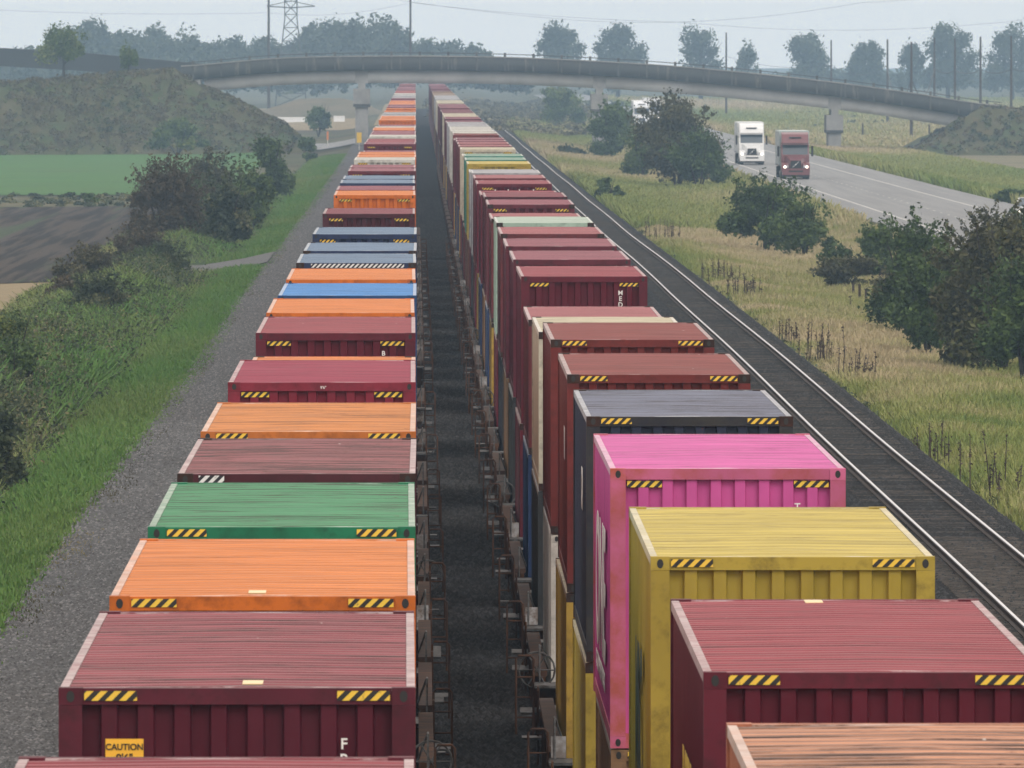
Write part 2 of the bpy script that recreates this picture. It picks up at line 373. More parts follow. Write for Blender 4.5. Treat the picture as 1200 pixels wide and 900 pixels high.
# fields on the left
struct(sheet('green_field', [-160,-120,-90,-60,-50,-40,-33,-26,-24,-22,-19,-17], dsub(gp(60,229).y, 1640), M_field, .05))
struct(sheet('ploughed_field', [-160,-120,-90,-60,-50,-40,-33,-26,-24,-22,-19,-17.0], dsub(gp(60,331).y, gp(60,243).y), M_plough, .05))
struct(sheet('straw_field', [-90,-60,-50,-40,-33,-26,-22,-19,-17.2], dsub(gp(20,395).y, gp(20,333).y), M_straw, .05))
# cross road far behind the bridge, and the level crossing lane
struct(sheet('crossing_lane', xsamp(-26, -3.9, 2), np.linspace(gp(400,172).y, gp(400,166).y, 3), M_asph, .09))
struct(sheet('tan_far_field', [-200,-120,-60,-33,-26,-20,-12,-6,-4.1], dsub(2100, 2900), M_straw, .05))
struct(sheet('dry_grass_field_right', [44,46,48,52,56,60,66,72,80,120,180,260], dsub(1150, 3300), ground_mat('dry_field', [(.17,.145,.085),(.09,.10,.05),(.10,.06,.05)], [(.06,.42,.6,.8),(.02,.5,.62,.7)], bump=.5, bscale=1.5), .05))
# highway
def hx(d): return 0*d
struct(sheet('highway', [29.6,30.2,31.4,33,35,37,39.5,41,42.8], dsub(300, 3300), M_asph, .05))
def lane_line(name, xc, wd, a, b): return struct(sheet(name, [xc-wd/2, xc+wd/2], dsub(a, b), M_paintw, .065))
lane_line('edge_line', 31.65, .18, 500, 3000); lane_line('edge_line', 39.35, .18, 500, 3000)
mb = MB()
for k in range(180):
    d = 520 + k*12.2
    q = [(35.45, d), (35.57, d), (35.57, d+3), (35.45, d+3)]
    mb.face([(x, y, float(tz(x, y))+.07) for x, y in q])
struct(mb.build('lane_dashes', M_paintw))

# ballast bed of the open track
def bedz(x0, prf):
    px = [a for a, _ in prf]; pz = [b for _, b in prf]
    return lambda X, D: prof(D) + np.interp(X-x0, px, pz)
BP = [(-2.25,-.60), (-1.55,-.205), (-1.25,-.182), (1.25,-.182), (1.55,-.205), (2.25,-.70)]
for xc in (11.82,):
    struct(sheet('ballast_bed', [xc+a for a, _ in BP], dsub(150, 2500), M_ballast, .0, zfun=bedz(xc, BP)))

# ------------------------------------------------------------ railway tracks
def wob(d, xc):
    if xc < 5: return 0*d
    return .035*np.sin(d*.031)+.03*np.sin(d*.0123+1) + .10*np.exp(-((d-1760)/70)**2)*np.sign(1) - .10*np.exp(-((d-1500)/60)**2)
RP = [(-.07,-.172), (.07,-.172), (.07,-.155), (.012,-.13), (.012,-.045), (.032,-.035), (.032,-.004), (-.032,-.004), (-.032,-.035), (-.012,-.045), (-.012,-.13), (-.07,-.155)]
def rail_mesh(xr, xc, d0, d1):
    ds = np.arange(d0, d1+1, 12.0); n = len(RP); V = []; Q = []; mi = []
    for d in ds:
        w_ = float(wob(d, xc)); z = float(prof(d))
        V += [(xr+w_+a, d, z+b) for a, b in RP]
    for i in range(len(ds)-1):
        for k in range(n):
            j = (k+1) % n; Q.append((i*n+k, i*n+j, (i+1)*n+j, (i+1)*n+k)); mi.append(1 if k in (5, 6, 7) else 0)
    me = bpy.data.meshes.new('rail'); me.from_pydata(V, [], Q); me.materials.append(M_rail); me.materials.append(M_railtop)
    me.polygons.foreach_set('material_index', mi); me.update(); return me
TL = ['railway track under the left container train', 'railway track under the right container train', 'empty railway track with two shining rails right of the trains']
for xc, lab in zip((-1.22, 3.22, 11.82), TL):
    t0 = empty('railway_track', (0, 0, 0), lab, 'railway track', 'parallel railway tracks')
    d0 = 60 if xc < 5 else 200
    for s in (-.7525, .7525): link('rail', rail_mesh(xc+s, xc, d0, 2300), t0)
    rest = MB()
    tm = MB().box(-1.3, 1.3, -.115, .115, -.12, 0).mesh('tie', M_tie)
    if xc > 5:
        k0 = 232
        for k in range(100):
            o = link('tie', tm, t0); d = k0+k*.52
            o.location = (xc+random.uniform(-.03,.03), d, float(prof(d))-.172); o.rotation_euler.z = random.uniform(-.01,.01)
        a, b = 232+100*.52, 2000
    else: a, b = 180, 1100
    for k in range(int((b-a)/.52)):
        d = a+k*.52; z = float(prof(d))-.172; j = random.uniform(-.04,.04); rest.box(xc-1.3+j, xc+1.3+j, d-.115, d+.115, z-.12, z+random.uniform(-.02,.0))
    ro = link('ties', fastmesh('ties', rest.v, [f for f in rest.f], M_tie), t0); ro['kind'] = 'stuff'

# loose stones
def stones(name, n, xf, df, size, mat_a, zo, keep=None):
    u = rng.random(n); d = df[0]*(df[1]/df[0])**u; x = xf(rng.random(n), d)
    if keep is not None: q = keep(x) > rng.random(n); x = x[q]; d = d[q]; n = len(x)
    z = tz(x, d)+zo if not callable(zo) else zo(x, d)
    s = size*(.6+.8*rng.random(n))
    base = np.array([(-1,-1,0),(1,-1,0),(1,1,0),(-1,1,0),(0,0,1.0)], float)
    th = rng.random(n)*6.28; c, sn = np.cos(th), np.sin(th)
    V = np.zeros((n, 5, 3)); jit = 1+.5*(rng.random((n, 5, 3))-.5)
    B = base[None]*jit*s[:, None, None]
    V[..., 0] = B[..., 0]*c[:, None]-B[..., 1]*sn[:, None]+x[:, None]; V[..., 1] = B[..., 0]*sn[:, None]+B[..., 1]*c[:, None]+d[:, None]; V[..., 2] = B[..., 2]*1.0+z[:, None]-.01
    i = np.arange(n)[:, None]*5
    T = np.stack([i+0, i+1, i+4, i+1, i+2, i+4, i+2, i+3, i+4, i+3, i+0, i+4], -1).reshape(-1, 3)
    o = link(name, fastmesh(name, V, T, mat_a, np.repeat(rng.random(n), 4), 3)); tag(o, None, None, kind='stuff'); return o
L_stoneD = leaf_mat('stone_dark', (.003,.003,.0035), (.009,.009,.010), (.036,.038,.042))
L_stoneG = leaf_mat('stone_grey', (.040,.040,.041), (.085,.085,.087), (.19,.19,.195))
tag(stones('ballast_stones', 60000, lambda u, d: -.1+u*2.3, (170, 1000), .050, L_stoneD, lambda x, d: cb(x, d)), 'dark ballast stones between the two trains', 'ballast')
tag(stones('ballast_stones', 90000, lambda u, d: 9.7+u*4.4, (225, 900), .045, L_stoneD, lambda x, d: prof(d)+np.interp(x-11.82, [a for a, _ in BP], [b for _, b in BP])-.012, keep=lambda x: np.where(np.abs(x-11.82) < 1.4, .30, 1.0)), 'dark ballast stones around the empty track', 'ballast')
tag(stones('gravel_stones', 90000, lambda u, d: -8.3+u*3.2, (190, 1100), .034, L_stoneG, .045), 'grey gravel stones on the service road', 'gravel')
tag(stones('gravel_stones', 40000, lambda u, d: 6+u*4.0, (240, 900), .038, L_stoneG, .05), 'grey gravel stones beside the empty track', 'gravel')

# ------------------------------------------------------------ grass and leaves
def vnoise(x, y, s, seed=0):
    r = np.random.default_rng(seed); k = 9; out = np.zeros_like(x)
    for i in range(k):
        a = r.random()*6.28; f = s*(.5+1.6*r.random()); out += np.sin(f*(x*np.cos(a)+y*np.sin(a)*.25)+r.random()*6.28)
    return out/k**.5
def grass(name, label, n, xr, dr, h, tintf, hf=None, wid=.03, zf=tz, keep=None, mat=None, lean=.35):
    u = rng.random(n); d = dr[0]*(dr[1]/dr[0])**u if dr[1]/dr[0] > 1.3 else dr[0]+(dr[1]-dr[0])*u
    x = xr[0]+(xr[1]-xr[0])*rng.random(n)
    q = off_lane(x, d); x, d = x[q], d[q]; n = len(x)
    if keep is not None: k = keep(x, d) > rng.random(n); x, d = x[k], d[k]; n = len(x)
    nb = 5; X = np.repeat(x, nb)+rng.normal(0, .07, n*nb); D = np.repeat(d, nb)+rng.normal(0, .12, n*nb)
    Z = zf(X, D)-.03; H = h*(.45+.9*rng.random(n*nb)); 
    if hf is not None: H = H*hf(X, D)
    W = wid*(.6+.8*rng.random(n*nb)); a = rng.random(n*nb)*3.14
    lx = rng.normal(0, lean, n*nb)*H; ly = rng.normal(0, lean, n*nb)*H
    V = np.zeros((n*nb, 4, 3)); cx, cy = np.cos(a)*W, np.sin(a)*W
    V[:, 0] = np.stack([X-cx, D-cy, Z], -1); V[:, 1] = np.stack([X+cx, D+cy, Z], -1)
    V[:, 2] = np.stack([X+cx*.35+lx, D+cy*.35+ly, Z+H], -1); V[:, 3] = np.stack([X-cx*.35+lx, D-cy*.35+ly, Z+H], -1)
    i = np.arange(n*nb)[:, None]*4; Q = np.concatenate([i, i+1, i+2, i+3], 1)
    tint = np.clip(np.repeat(tintf(x, d), nb)+rng.normal(0, .08, n*nb), 0, 1)
    return tag(link(name, fastmesh(name, V, Q, mat or L_grass, tint)), label, 'grass', kind='stuff')
# left verge: bright mown green beside the gravel, rougher towards the bank
grass('grass', 'bright green grass along the left gravel road', 66000, (-11.8, -7.35), (215, 1500), .28,
      lambda x, d: np.clip(.12+.10*vnoise(x, d, .25, 1)+.14*np.clip((-9.7-x)/1.5, 0, 1), 0, .6), hf=lambda x, d: .35+.65*np.clip((-7.75-x)/1.2, 0, 1.3), wid=.03,
      keep=lambda x, d: np.clip((-7.35-x-.30*vnoise(x*0, d, .05, 5))/.6, 0.02, 1))
grass('dead_grass', 'brown dead grass at the gravel edge', 9000, (-8.6, -7.2), (215, 1500), .10,
      lambda x, d: .5+.4*vnoise(x, d, .3, 2), wid=.022, keep=lambda x, d: np.clip(.35+.6*vnoise(x, d, .4, 9), 0, 1), mat=L_weed)
# rough bank further left
def bankz(X, D): return tz(X, D)+np.clip((-10.2-X)/3.0, 0, 1)*np.clip((18.6+X)/3, 0, 1)*(1.0+.6*vnoise(X, D, .12, 11)+.45*vnoise(X, D, .5, 12))*np.clip((D-240)/80, 0, 1)*np.clip((1060-D)/150, 0, 1)*np.clip(np.maximum(g0.y-D, D-g1.y)/14, 0, 1)
struct(sheet('bramble_bank', np.arange(-19.2, -9.9, .6), np.arange(245, 1060, 4.0), M_turf, .0, zfun=bankz))
grass('rough_grass', 'long tangled grass on the left bank', 60000, (-18.4, -10.8), (225, 1060), .42,
      lambda x, d: np.clip(.30+.26*vnoise(x, d, .3, 3), .02, 1), wid=.03, zf=bankz, keep=lambda x, d: .30+.45*vnoise(x, d, .15, 4)+.5*np.clip((x+12)/1.5, 0, 1), lean=.6)
# right verge
def rt(x, d): return np.clip(.50+.34*vnoise(x, d*.45, .22, 21)+.14*vnoise(x, d, .8, 22) - .22*np.clip((15.6-x)/2, 0, 1) + .12*np.clip((d-500)/300, 0, 1), .05, 1)
grass('grass', 'green and straw coloured grass right of the empty track', 110000, (13.9, 29), (262, 900), .42, rt, wid=.026,
      hf=lambda x, d: .3+.7*np.clip((x-14.0)/1.6, 0, 1)+.25*vnoise(x, d, .3, 23), keep=lambda x, d: np.clip((x-13.9)/1.0, .15, 1), mat=L_grassR)
grass('grass', 'distant pale grass between railway and highway', 50000, (14.2, 29), (850, 2300), .65, lambda x, d: np.clip(.62+.25*vnoise(x, d, .08, 31), .1, 1), wid=.07, mat=L_grassR)
grass('grass', 'dry grass beyond the highway', 45000, (43.5, 62), (850, 2000), .7, lambda x, d: np.clip(.66+.25*vnoise(x, d, .06, 32), .1, 1), wid=.08, mat=L_grassR)

def leaves(pts, size, tints, flat=.0):
    n = len(pts); a = rng.normal(size=(n, 3)); a /= np.linalg.norm(a, axis=1)[:, None]
    b = np.cross(a, rng.normal(size=(n, 3))); b /= np.linalg.norm(b, axis=1)[:, None]
    s = (size*(.45+1.25*rng.random(n)**2))[:, None]
    V = np.stack([pts-a*s, pts-b*s*.55, pts+a*s, pts+b*s*.55], 1)
    i = np.arange(n)[:, None]*4; return V, np.concatenate([i, i+1, i+2, i+3], 1)
def crown_pts(c, r, n, lobes, seed, fluff=.28, low=False):
    if low: fluff = .55
    g = np.random.default_rng(seed); c = np.array(c, float); r = np.array(r, float)
    P_ = []; T = []
    w_ = g.random(lobes)+.4; w_ /= w_.sum()
    for k in range(lobes):
        dv = g.normal(size=3); dv /= np.linalg.norm(dv); dv[2] = abs(dv[2])-.35
        lc = c + dv*r*g.uniform(.25, .78); lr = r*g.uniform(.24, .46)
        if low:
            a = g.uniform(0, 6.283); zz = g.uniform(-.8, .72); rr = g.uniform(.15, .95)*(1-.75*max(zz, 0))*(1.08 if zz < -.3 else 1)
            sc_ = g.uniform(.15, .36); lc = c+np.array((math.cos(a)*rr*.82, math.sin(a)*rr*.82, zz*.8))*r; lr = r*np.array((sc_, sc_, sc_*.85))
        m = int(n*w_[k]); q = g.normal(size=(m, 3)); q /= np.linalg.norm(q, axis=1)[:, None]
        rad = (g.random(m)**.45); q = lc + q*lr*rad[:, None]*(1+fluff*g.normal(size=(m, 1))*.5)
        P_.append(q); T.append(np.clip(g.uniform(.1, .75)+g.normal(0, .14, m), 0, 1))
    return np.concatenate(P_), np.concatenate(T)
def plant(name, label, cat, base, rad, h, n, mat, leaf, seed, lobes=16, trunk=True, group=None, stems=4, sparse=0, zc=.52, zr=.50):
    t0 = empty(name, base, label, cat, group)
    P_, T = crown_pts((0, 0, h*zc), (rad[0], rad[1], h*zr), n, lobes, seed, low=(trunk is True or cat == 'far tree'))
    P_[:, 2] = np.clip(P_[:, 2], .05, None)
    if sparse:                                        # twigs that stick out of the crown
        g = np.random.default_rng(seed+5)
        for k in range(sparse):
            dv = g.normal(size=3); dv[2] = abs(dv[2])+.5; dv /= np.linalg.norm(dv)
            st = np.array((0, 0, h*zc))+dv*np.array((rad[0], rad[1], h*zr))*.75; L = h*g.uniform(.10, .22); m = max(6, n//900)
            u = g.random(m)[:, None]; P_ = np.concatenate([P_, st+dv*L*u+g.normal(0, leaf*.8, (m, 3))]); T = np.concatenate([T, g.random(m)*.6])
    V, Q = leaves(P_, leaf, T); link('crown', fastmesh('crown', V, Q, mat, T), t0)
    mb = MB(); g = random.Random(seed)
    r0 = max(.05, h*.022)
    if trunk == 'tree':
        mb.tube([(0,0,-.3), (g.uniform(-.1,.1), 0, h*.3), (g.uniform(-.3,.3), 0, h*.62)], [r0*1.3, r0, r0*.55], 7)
        for k in range(stems+3):
            a = g.uniform(0, 6.28); z = h*g.uniform(.22, .5); L = rad[0]*g.uniform(.5, .85)
            mb.tube([(0,0,z), (math.cos(a)*L*.5, math.sin(a)*L*.5, z+h*.12), (math.cos(a)*L, math.sin(a)*L, z+h*.3)], [r0*.5, r0*.3, r0*.1], 5)
    else:
        for k in range(stems):
            a = g.uniform(0, 6.28); L = rad[0]*g.uniform(.3, .8)
            mb.tube([(0,0,-.2), (math.cos(a)*L*.4, math.sin(a)*L*.4, h*.35), (math.cos(a)*L, math.sin(a)*L, h*g.uniform(.7,.95))], [r0*.8, r0*.5, r0*.12], 5)
    mb.build('trunk', M_bark, t0)
    return t0
def bush_px(name, label, cat, x0, x1, ytop, ybase, n, mat, leaf, seed, xb=None, deep=.8, gr=None, **kw):
    kw['lobes'] = int(kw.get('lobes', 16)*1.5)
    b = gp((x0+x1)/2 if xb is None else xb, ybase); d = b.y; rx = (x1-x0)/2/F*d; h = (ybase-ytop)/F*d
    b.y += rx*deep*.5
    b.x = ((x0+x1)/2-HX)/F*b.y; b.z = float(tz(b.x, b.y))
    return plant(name, label, cat, b, (rx, rx*deep), h, n, mat, leaf, seed, group=gr, **kw)
GB = 'bushes on the verge between railway and highway'
bush_px('hawthorn_bush', 'largest dark brown-green bush at the right edge, nearest on the right verge', 'bush', 1085, 1262, 252, 446, 70000, L_brown, .085, 101, gr=GB, lobes=34, sparse=30)
bush_px('hawthorn_bush', 'twiggy open bush with dark green base just left of the largest right-edge bush', 'bush', 1015, 1130, 252, 404, 32000, L_dark, .075, 102, gr=GB, lobes=26, sparse=40)
bush_px('hawthorn_bush', 'low dark spreading bush in the straw grass, left of the twiggy one', 'bush', 940, 1040, 298, 344, 12000, L_brown, .09, 103, gr=GB, lobes=14, sparse=10)
bush_px('hawthorn_bush', 'dark green domed bush beside the near bend of the highway edge line', 'bush', 842, 948, 203, 300, 26000, L_dark, .11, 104, gr=GB, lobes=24, sparse=24)
bush_px('hawthorn_bush', 'small light green bush leaning on the right flank of the domed bush', 'bush', 905, 980, 226, 306, 12000, L_mid, .10, 105, gr=GB, lobes=16, sparse=20)
bush_px('hawthorn_tree', 'tall brownish bush left of the two trucks', 'tree', 733, 852, 112, 226, 30000, L_brown, .15, 106, gr=GB, lobes=26, sparse=40)
bush_px('hawthorn_tree', 'green bush under the middle bridge pier', 'tree', 684, 752, 117, 190, 16000, L_dark, .17, 107, gr=GB, lobes=20, sparse=16)
bush_px('hawthorn_bush', 'little round dark green bush by the empty track', 'bush', 696, 730, 203, 238, 6000, L_dark, .12, 108, gr=GB, lobes=9)
bush_px('willow_tree', 'hazy rounded tree behind the bridge between first and second pier', 'tree', 618, 692, 97, 152, 9000, L_mid, .22, 109, gr=GB, lobes=16)
bush_px('hawthorn_bush', 'small bush on the far side of the highway', 'bush', 1158, 1208, 217, 238, 3500, L_dark, .15, 110, gr=GB, lobes=8)
bush_px('hawthorn_bush', 'low shrub on the grass slope left of the green bush', 'bush', 640, 690, 166, 186, 3000, L_bram, .17, 111, gr=GB, lobes=8)
bush_px('hawthorn_bush', 'brighter green bush filling the gap between the twiggy and the largest right-edge bushes', 'bush', 1070, 1150, 285, 415, 24000, L_mid, .08, 112, gr=GB, lobes=20, sparse=30)
bush_px('hawthorn_bush', 'low brown thicket at the foot of the twiggy bush', 'bush', 1010, 1080, 318, 372, 12000, L_brown, .08, 113, gr=GB, lobes=14, sparse=16)
bush_px('hawthorn_bush', 'highest twiggy bush behind the largest one at the right edge, against the asphalt', 'bush', 1110, 1215, 246, 372, 26000, L_brown, .09, 114, gr=GB, lobes=20, sparse=50)
bush_px('hawthorn_bush', 'leafy green bush behind the tall brownish one, touching the green one under the pier', 'bush', 720, 780, 150, 214, 14000, L_mid, .14, 115, gr=GB, lobes=16, sparse=16)
bush_px('hawthorn_bush', 'wide low green bush on the right foot of the tall brownish bush', 'bush', 780, 858, 150, 226, 18000, L_dark, .13, 116, gr=GB, lobes=16, sparse=16)
for x0, x1, yt, yb, mt, sd, lab in ((1140, 1262, 300, 458, L_dark, 141, 'dark green leafy bush in front of the largest right-edge bush, nearest of all'), (1050, 1130, 300, 425, L_dark, 142, 'dense dark bush joining the twiggy bush to the right-edge thicket'),
        (955, 1010, 290, 336, L_dark, 143, 'low dark bush behind the small spreading bush in the straw grass'), (1085, 1180, 330, 440, L_brown, 144, 'brownish skirt of the right-edge thicket'), (1000, 1060, 262, 335, L_mid, 145, 'leggy green bush between the spreading bush and the twiggy one'),
        (1175, 1262, 236, 330, L_dark, 146, 'far dark bush at the right frame edge touching the asphalt')):
    bush_px('hawthorn_bush', lab, 'bush', x0, x1, yt, yb, 26000, mt, .085, sd, gr=GB, lobes=22, sparse=40)
GL = 'bushes along the ditch left of the gravel road'
bush_px('thorn_bush', 'big reddish bare-twigged bush at the corner of the ploughed field', 'bush', 142, 248, 186, 306, 34000, L_red, .085, 121, gr=GL, lobes=28, sparse=70, stems=9)
bush_px('thorn_bush', 'green and yellowing bush right of the reddish bush', 'bush', 224, 300, 196, 300, 30000, L_bram, .11, 122, gr=GL, lobes=24, sparse=14)
bush_px('thorn_bush', 'yellow-green leafy bush in the middle of the left hedge row', 'bush', 262, 326, 190, 276, 18000, L_mid, .12, 123, gr=GL, lobes=18, sparse=10)
bush_px('thorn_tree', 'tallest dark green bush closing the far end of the left hedge row', 'tree', 288, 342, 155, 240, 18000, L_dark, .13, 124, gr=GL, lobes=16, sparse=14)
bush_px('thorn_bush', 'dusky brown-topped bush between the reddish bush and the dark one', 'bush', 205, 290, 178, 262, 18000, L_brown, .12, 125, gr=GL, lobes=18, sparse=30)
bush_px('thorn_bush', 'dark bush at the foot of the mound beside the lane end', 'bush', 342, 378, 158, 190, 5000, L_dark, .17, 126, gr=GL, lobes=10)
bush_px('round_tree', 'rounded small tree left of the first bridge pier', 'tree', 352, 394, 117, 160, 6000, L_dark, .22, 127, gr=GL, lobes=10)
bush_px('thorn_bush', 'tiny dark bush on the strip between the two fields', 'bush', 88, 118, 226, 239, 2000, L_dark, .15, 128, gr=GL, lobes=6)
bush_px('bramble_bush', 'green bramble bush in the lower left of the bank', 'bush', -45, 60, 360, 470, 20000, L_mid, .05, 129, gr=GL, lobes=22)
bush_px('bramble_bush', 'reddish dock clump behind the bramble bush beside the straw field', 'bush', 40, 118, 318, 372, 12000, L_red, .07, 130, gr=GL, lobes=14)
bush_px('thorn_bush', 'low reddish thicket on the bank in front of the big reddish bush', 'bush', 118, 205, 262, 322, 16000, L_red, .07, 131, gr=GL, lobes=16, sparse=30)
bush_px('thorn_bush', 'dark leafy bush bulging towards the gravel lane', 'bush', 212, 256, 236, 300, 12000, L_dark, .09, 132, gr=GL, lobes=14, sparse=12)
for x0, x1, yt, yb, mt, sd, lab in ((60, 150, 288, 350, L_weed, 151, 'brown seeding thicket on the bank crest beside the straw field'), (-30, 62, 395, 500, L_dark, 152, 'dark bramble mound at the left frame edge below the green bramble bush'),
        (70, 165, 318, 392, L_bram, 153, 'olive bramble mound in the middle of the bank'), (150, 232, 282, 338, L_bram, 154, 'olive bramble mound just before the gravel lane'), (-40, 30, 480, 590, L_bram, 155, 'bramble mound lowest on the left frame edge'),
        (240, 300, 215, 290, L_mid, 156, 'fresh green bush at the front of the left hedge row facing the gravel'), (180, 250, 200, 280, L_dark, 157, 'dark green bush grown through the reddish bush')):
    bush_px('bramble_bush', lab, 'bush', x0, x1, yt, yb, 20000, mt, .065, sd, gr=GL, lobes=22, sparse=40)
# scrub cover of the bank
def scrub(name, label, n, xr, dr, zf, leaf, mat, hmax, seed, keep=None, cat='undergrowth', per=90):
    g = np.random.default_rng(seed); k = n//per; u = g.random(k); cd = dr[0]*(dr[1]/dr[0])**u; cx = xr[0]+(xr[1]-xr[0])*g.random(k)
    if keep is not None: m = keep(cx, cd) > g.random(k); cx, cd = cx[m], cd[m]; k = len(cx)
    mq = off_lane(cx, cd) & off_lane(cx, cd-2) & off_lane(cx, cd+2); cx, cd = cx[mq], cd[mq]; k = len(cx)
    m = per; rr = g.uniform(.35, 1.0, k)*hmax; q = g.normal(size=(k, m, 3)); q /= np.linalg.norm(q, axis=2)[..., None]; q *= g.random((k, m, 1))**.5
    q[..., 2] = np.abs(q[..., 2])
    Pn = q*rr[:, None, None]*np.array((1.2, 1.6, .8)); Pn[..., 0] += cx[:, None]; Pn[..., 1] += cd[:, None]
    Pn[..., 2] += zf(Pn[..., 0], Pn[..., 1]); T = np.clip(g.uniform(.05, .85, k)[:, None]+g.normal(0, .13, (k, m)), 0, 1)
    Pn = Pn.reshape(-1, 3); T = T.ravel(); V, Q = leaves(Pn, leaf, T)
    return tag(link(name, fastmesh(name, V, Q, mat, T)), label, cat, kind='stuff')
scrub('undergrowth', 'mixed bramble undergrowth on the left bank', 420000, (-18.4, -10.3), (225, 1060), bankz, .055, L_bram, .95, 201, keep=lambda x, d: np.clip((-10.0-x)/1.8, .12, 1))
scrub('undergrowth', 'taller brambles at the back of the left bank', 110000, (-18.2, -11.2), (300, 1060), bankz, .065, L_mid, 1.1, 202, per=160, keep=lambda x, d: .3+.6*vnoise(x, d, .2, 51))
scrub('undergrowth', 'brownish seeding weeds scattered over the left bank', 120000, (-18.2, -10.4), (250, 1060), bankz, .05, L_weed, 1.0, 209, per=70, keep=lambda x, d: .1+.7*vnoise(x, d, .25, 52))
scrub('undergrowth', 'weeds at the edge of the right verge', 14000, (14.0, 15.8), (320, 1200), tz, .045, L_bram, .26, 203)
scrub('undergrowth', 'brown seeding weeds in the right grass', 30000, (15.0, 28), (300, 1300), tz, .05, L_weed, .6, 210, per=60, keep=lambda x, d: .05+.6*vnoise(x, d, .3, 61))
scrub('undergrowth', 'low weeds in the right grass', 40000, (16.0, 28), (300, 1400), tz, .06, L_bram, .38, 204, keep=lambda x, d: .4+.5*vnoise(x, d, .1, 41))
scrub('undergrowth', 'weedy edge behind the green field', 30000, (-62, -14), (1625, 1665), tz, .22, L_bram, 1.8, 205)
scrub('undergrowth', 'grass strip between the fields', 14000, (-45, -16), (gp(60,243).y, gp(60,229).y), tz, .12, L_bram, .5, 206)
scrub('undergrowth', 'reddish scrub flat beyond the bridge', 90000, (3, 34), (1850, 3000), tz, .30, L_weed, 1.6, 207, per=60)
scrub('undergrowth', 'green scrub beyond the bridge', 16000, (34, 160), (1950, 3400), tz, .28, L_bram, 1.9, 208, per=160)
grass('grass', 'pale rough pasture beyond the bridge', 40000, (44, 170), (1680, 3400), .9, lambda x, d: np.clip(.55+.35*vnoise(x, d*.3, .06, 33), .05, 1), wid=.22, mat=L_grassR)

# dead weed stalks
def stalks(label, px, py, n, h, spread, seed):
    b = gp(px, py); g = random.Random(seed); t0 = empty('weed_stalk_clump', b, label, 'weeds', 'dead weed stalk clumps beside the empty track')
    mb = MB(); lf = []
    for k in range(n):
        x = g.gauss(0, spread); y = g.gauss(0, spread*2.2); H = h*g.uniform(.5, 1.1); lx = g.gauss(0, .05)*H
        z = float(tz(b.x+x, b.y+y))-b.z
        mb.tube([(x, y, z), (x+lx*.4, y, z+H*.5), (x+lx, y, z+H)], [.018, .015, .008], 5)
        for j in range(26): 
            u = g.uniform(.35, 1.0); lf.append((x+lx*u+g.gauss(0, .035), y+g.gauss(0, .035), z+H*u))
    mb.build('stem', M_wood, t0); pts = np.array(lf); T = rng.random(len(pts)); V, Q = leaves(pts, .038, T)
    link('seed_head', fastmesh('seed_head', V, Q, L_stalk, T), t0)
stalks('dead weed stalks opposite the twiggy bush nearest the rail', 1012, 448, 14, 1.15, .35, 1)
stalks('tall thin dead stalks standing alone near the right frame edge', 1156, 578, 7, 1.6, .35, 2)
stalks('dead weed stalks with a sooty tangle at the ballast edge below the greener tuft', 1100, 545, 11, 1.15, .4, 3)
stalks('grey-green and brown stalks right of the rail where the grass turns straw', 962, 425, 15, 1.4, .35, 4)
stalks('brown leafy stalk clump at the ballast edge, smaller and nearest the rails', 930, 402, 12, .9, .3, 5)
stalks('brown stalk patch level with the small dark spreading bush', 872, 350, 22, 1.15, .5, 6)
stalks('dark stalk patch below the domed bush', 845, 330, 22, 1.05, .6, 7)
stalks('row of short dark stalks in the bright grass', 1030, 372, 14, .8, .7, 8)
stalks('farther stalk patch beside the grass slope', 782, 285, 20, 1.4, .7, 9)
stalks('sparse stalks at the lower right frame edge', 1188, 590, 6, .9, .4, 10)

# short post fence in the grass
fo = None
for k in range(7):
    a = gp(1000+k*7.5, 350+k*4.2)
    mb = MB(); mb.box(-.06, .06, -.06, .06, -.3, .75+.06*((k*5) % 3)); mb.box(-.075, .075, -.075, .075, .70+.06*((k*5) % 3), .73+.06*((k*5) % 3))
    o = mb.build('fence_post', M_wood); o.location = a; tag(o, 'short dark wooden post, one of a row in the grass left of the right-edge bushes', 'fence post', 'short posts in the grass')

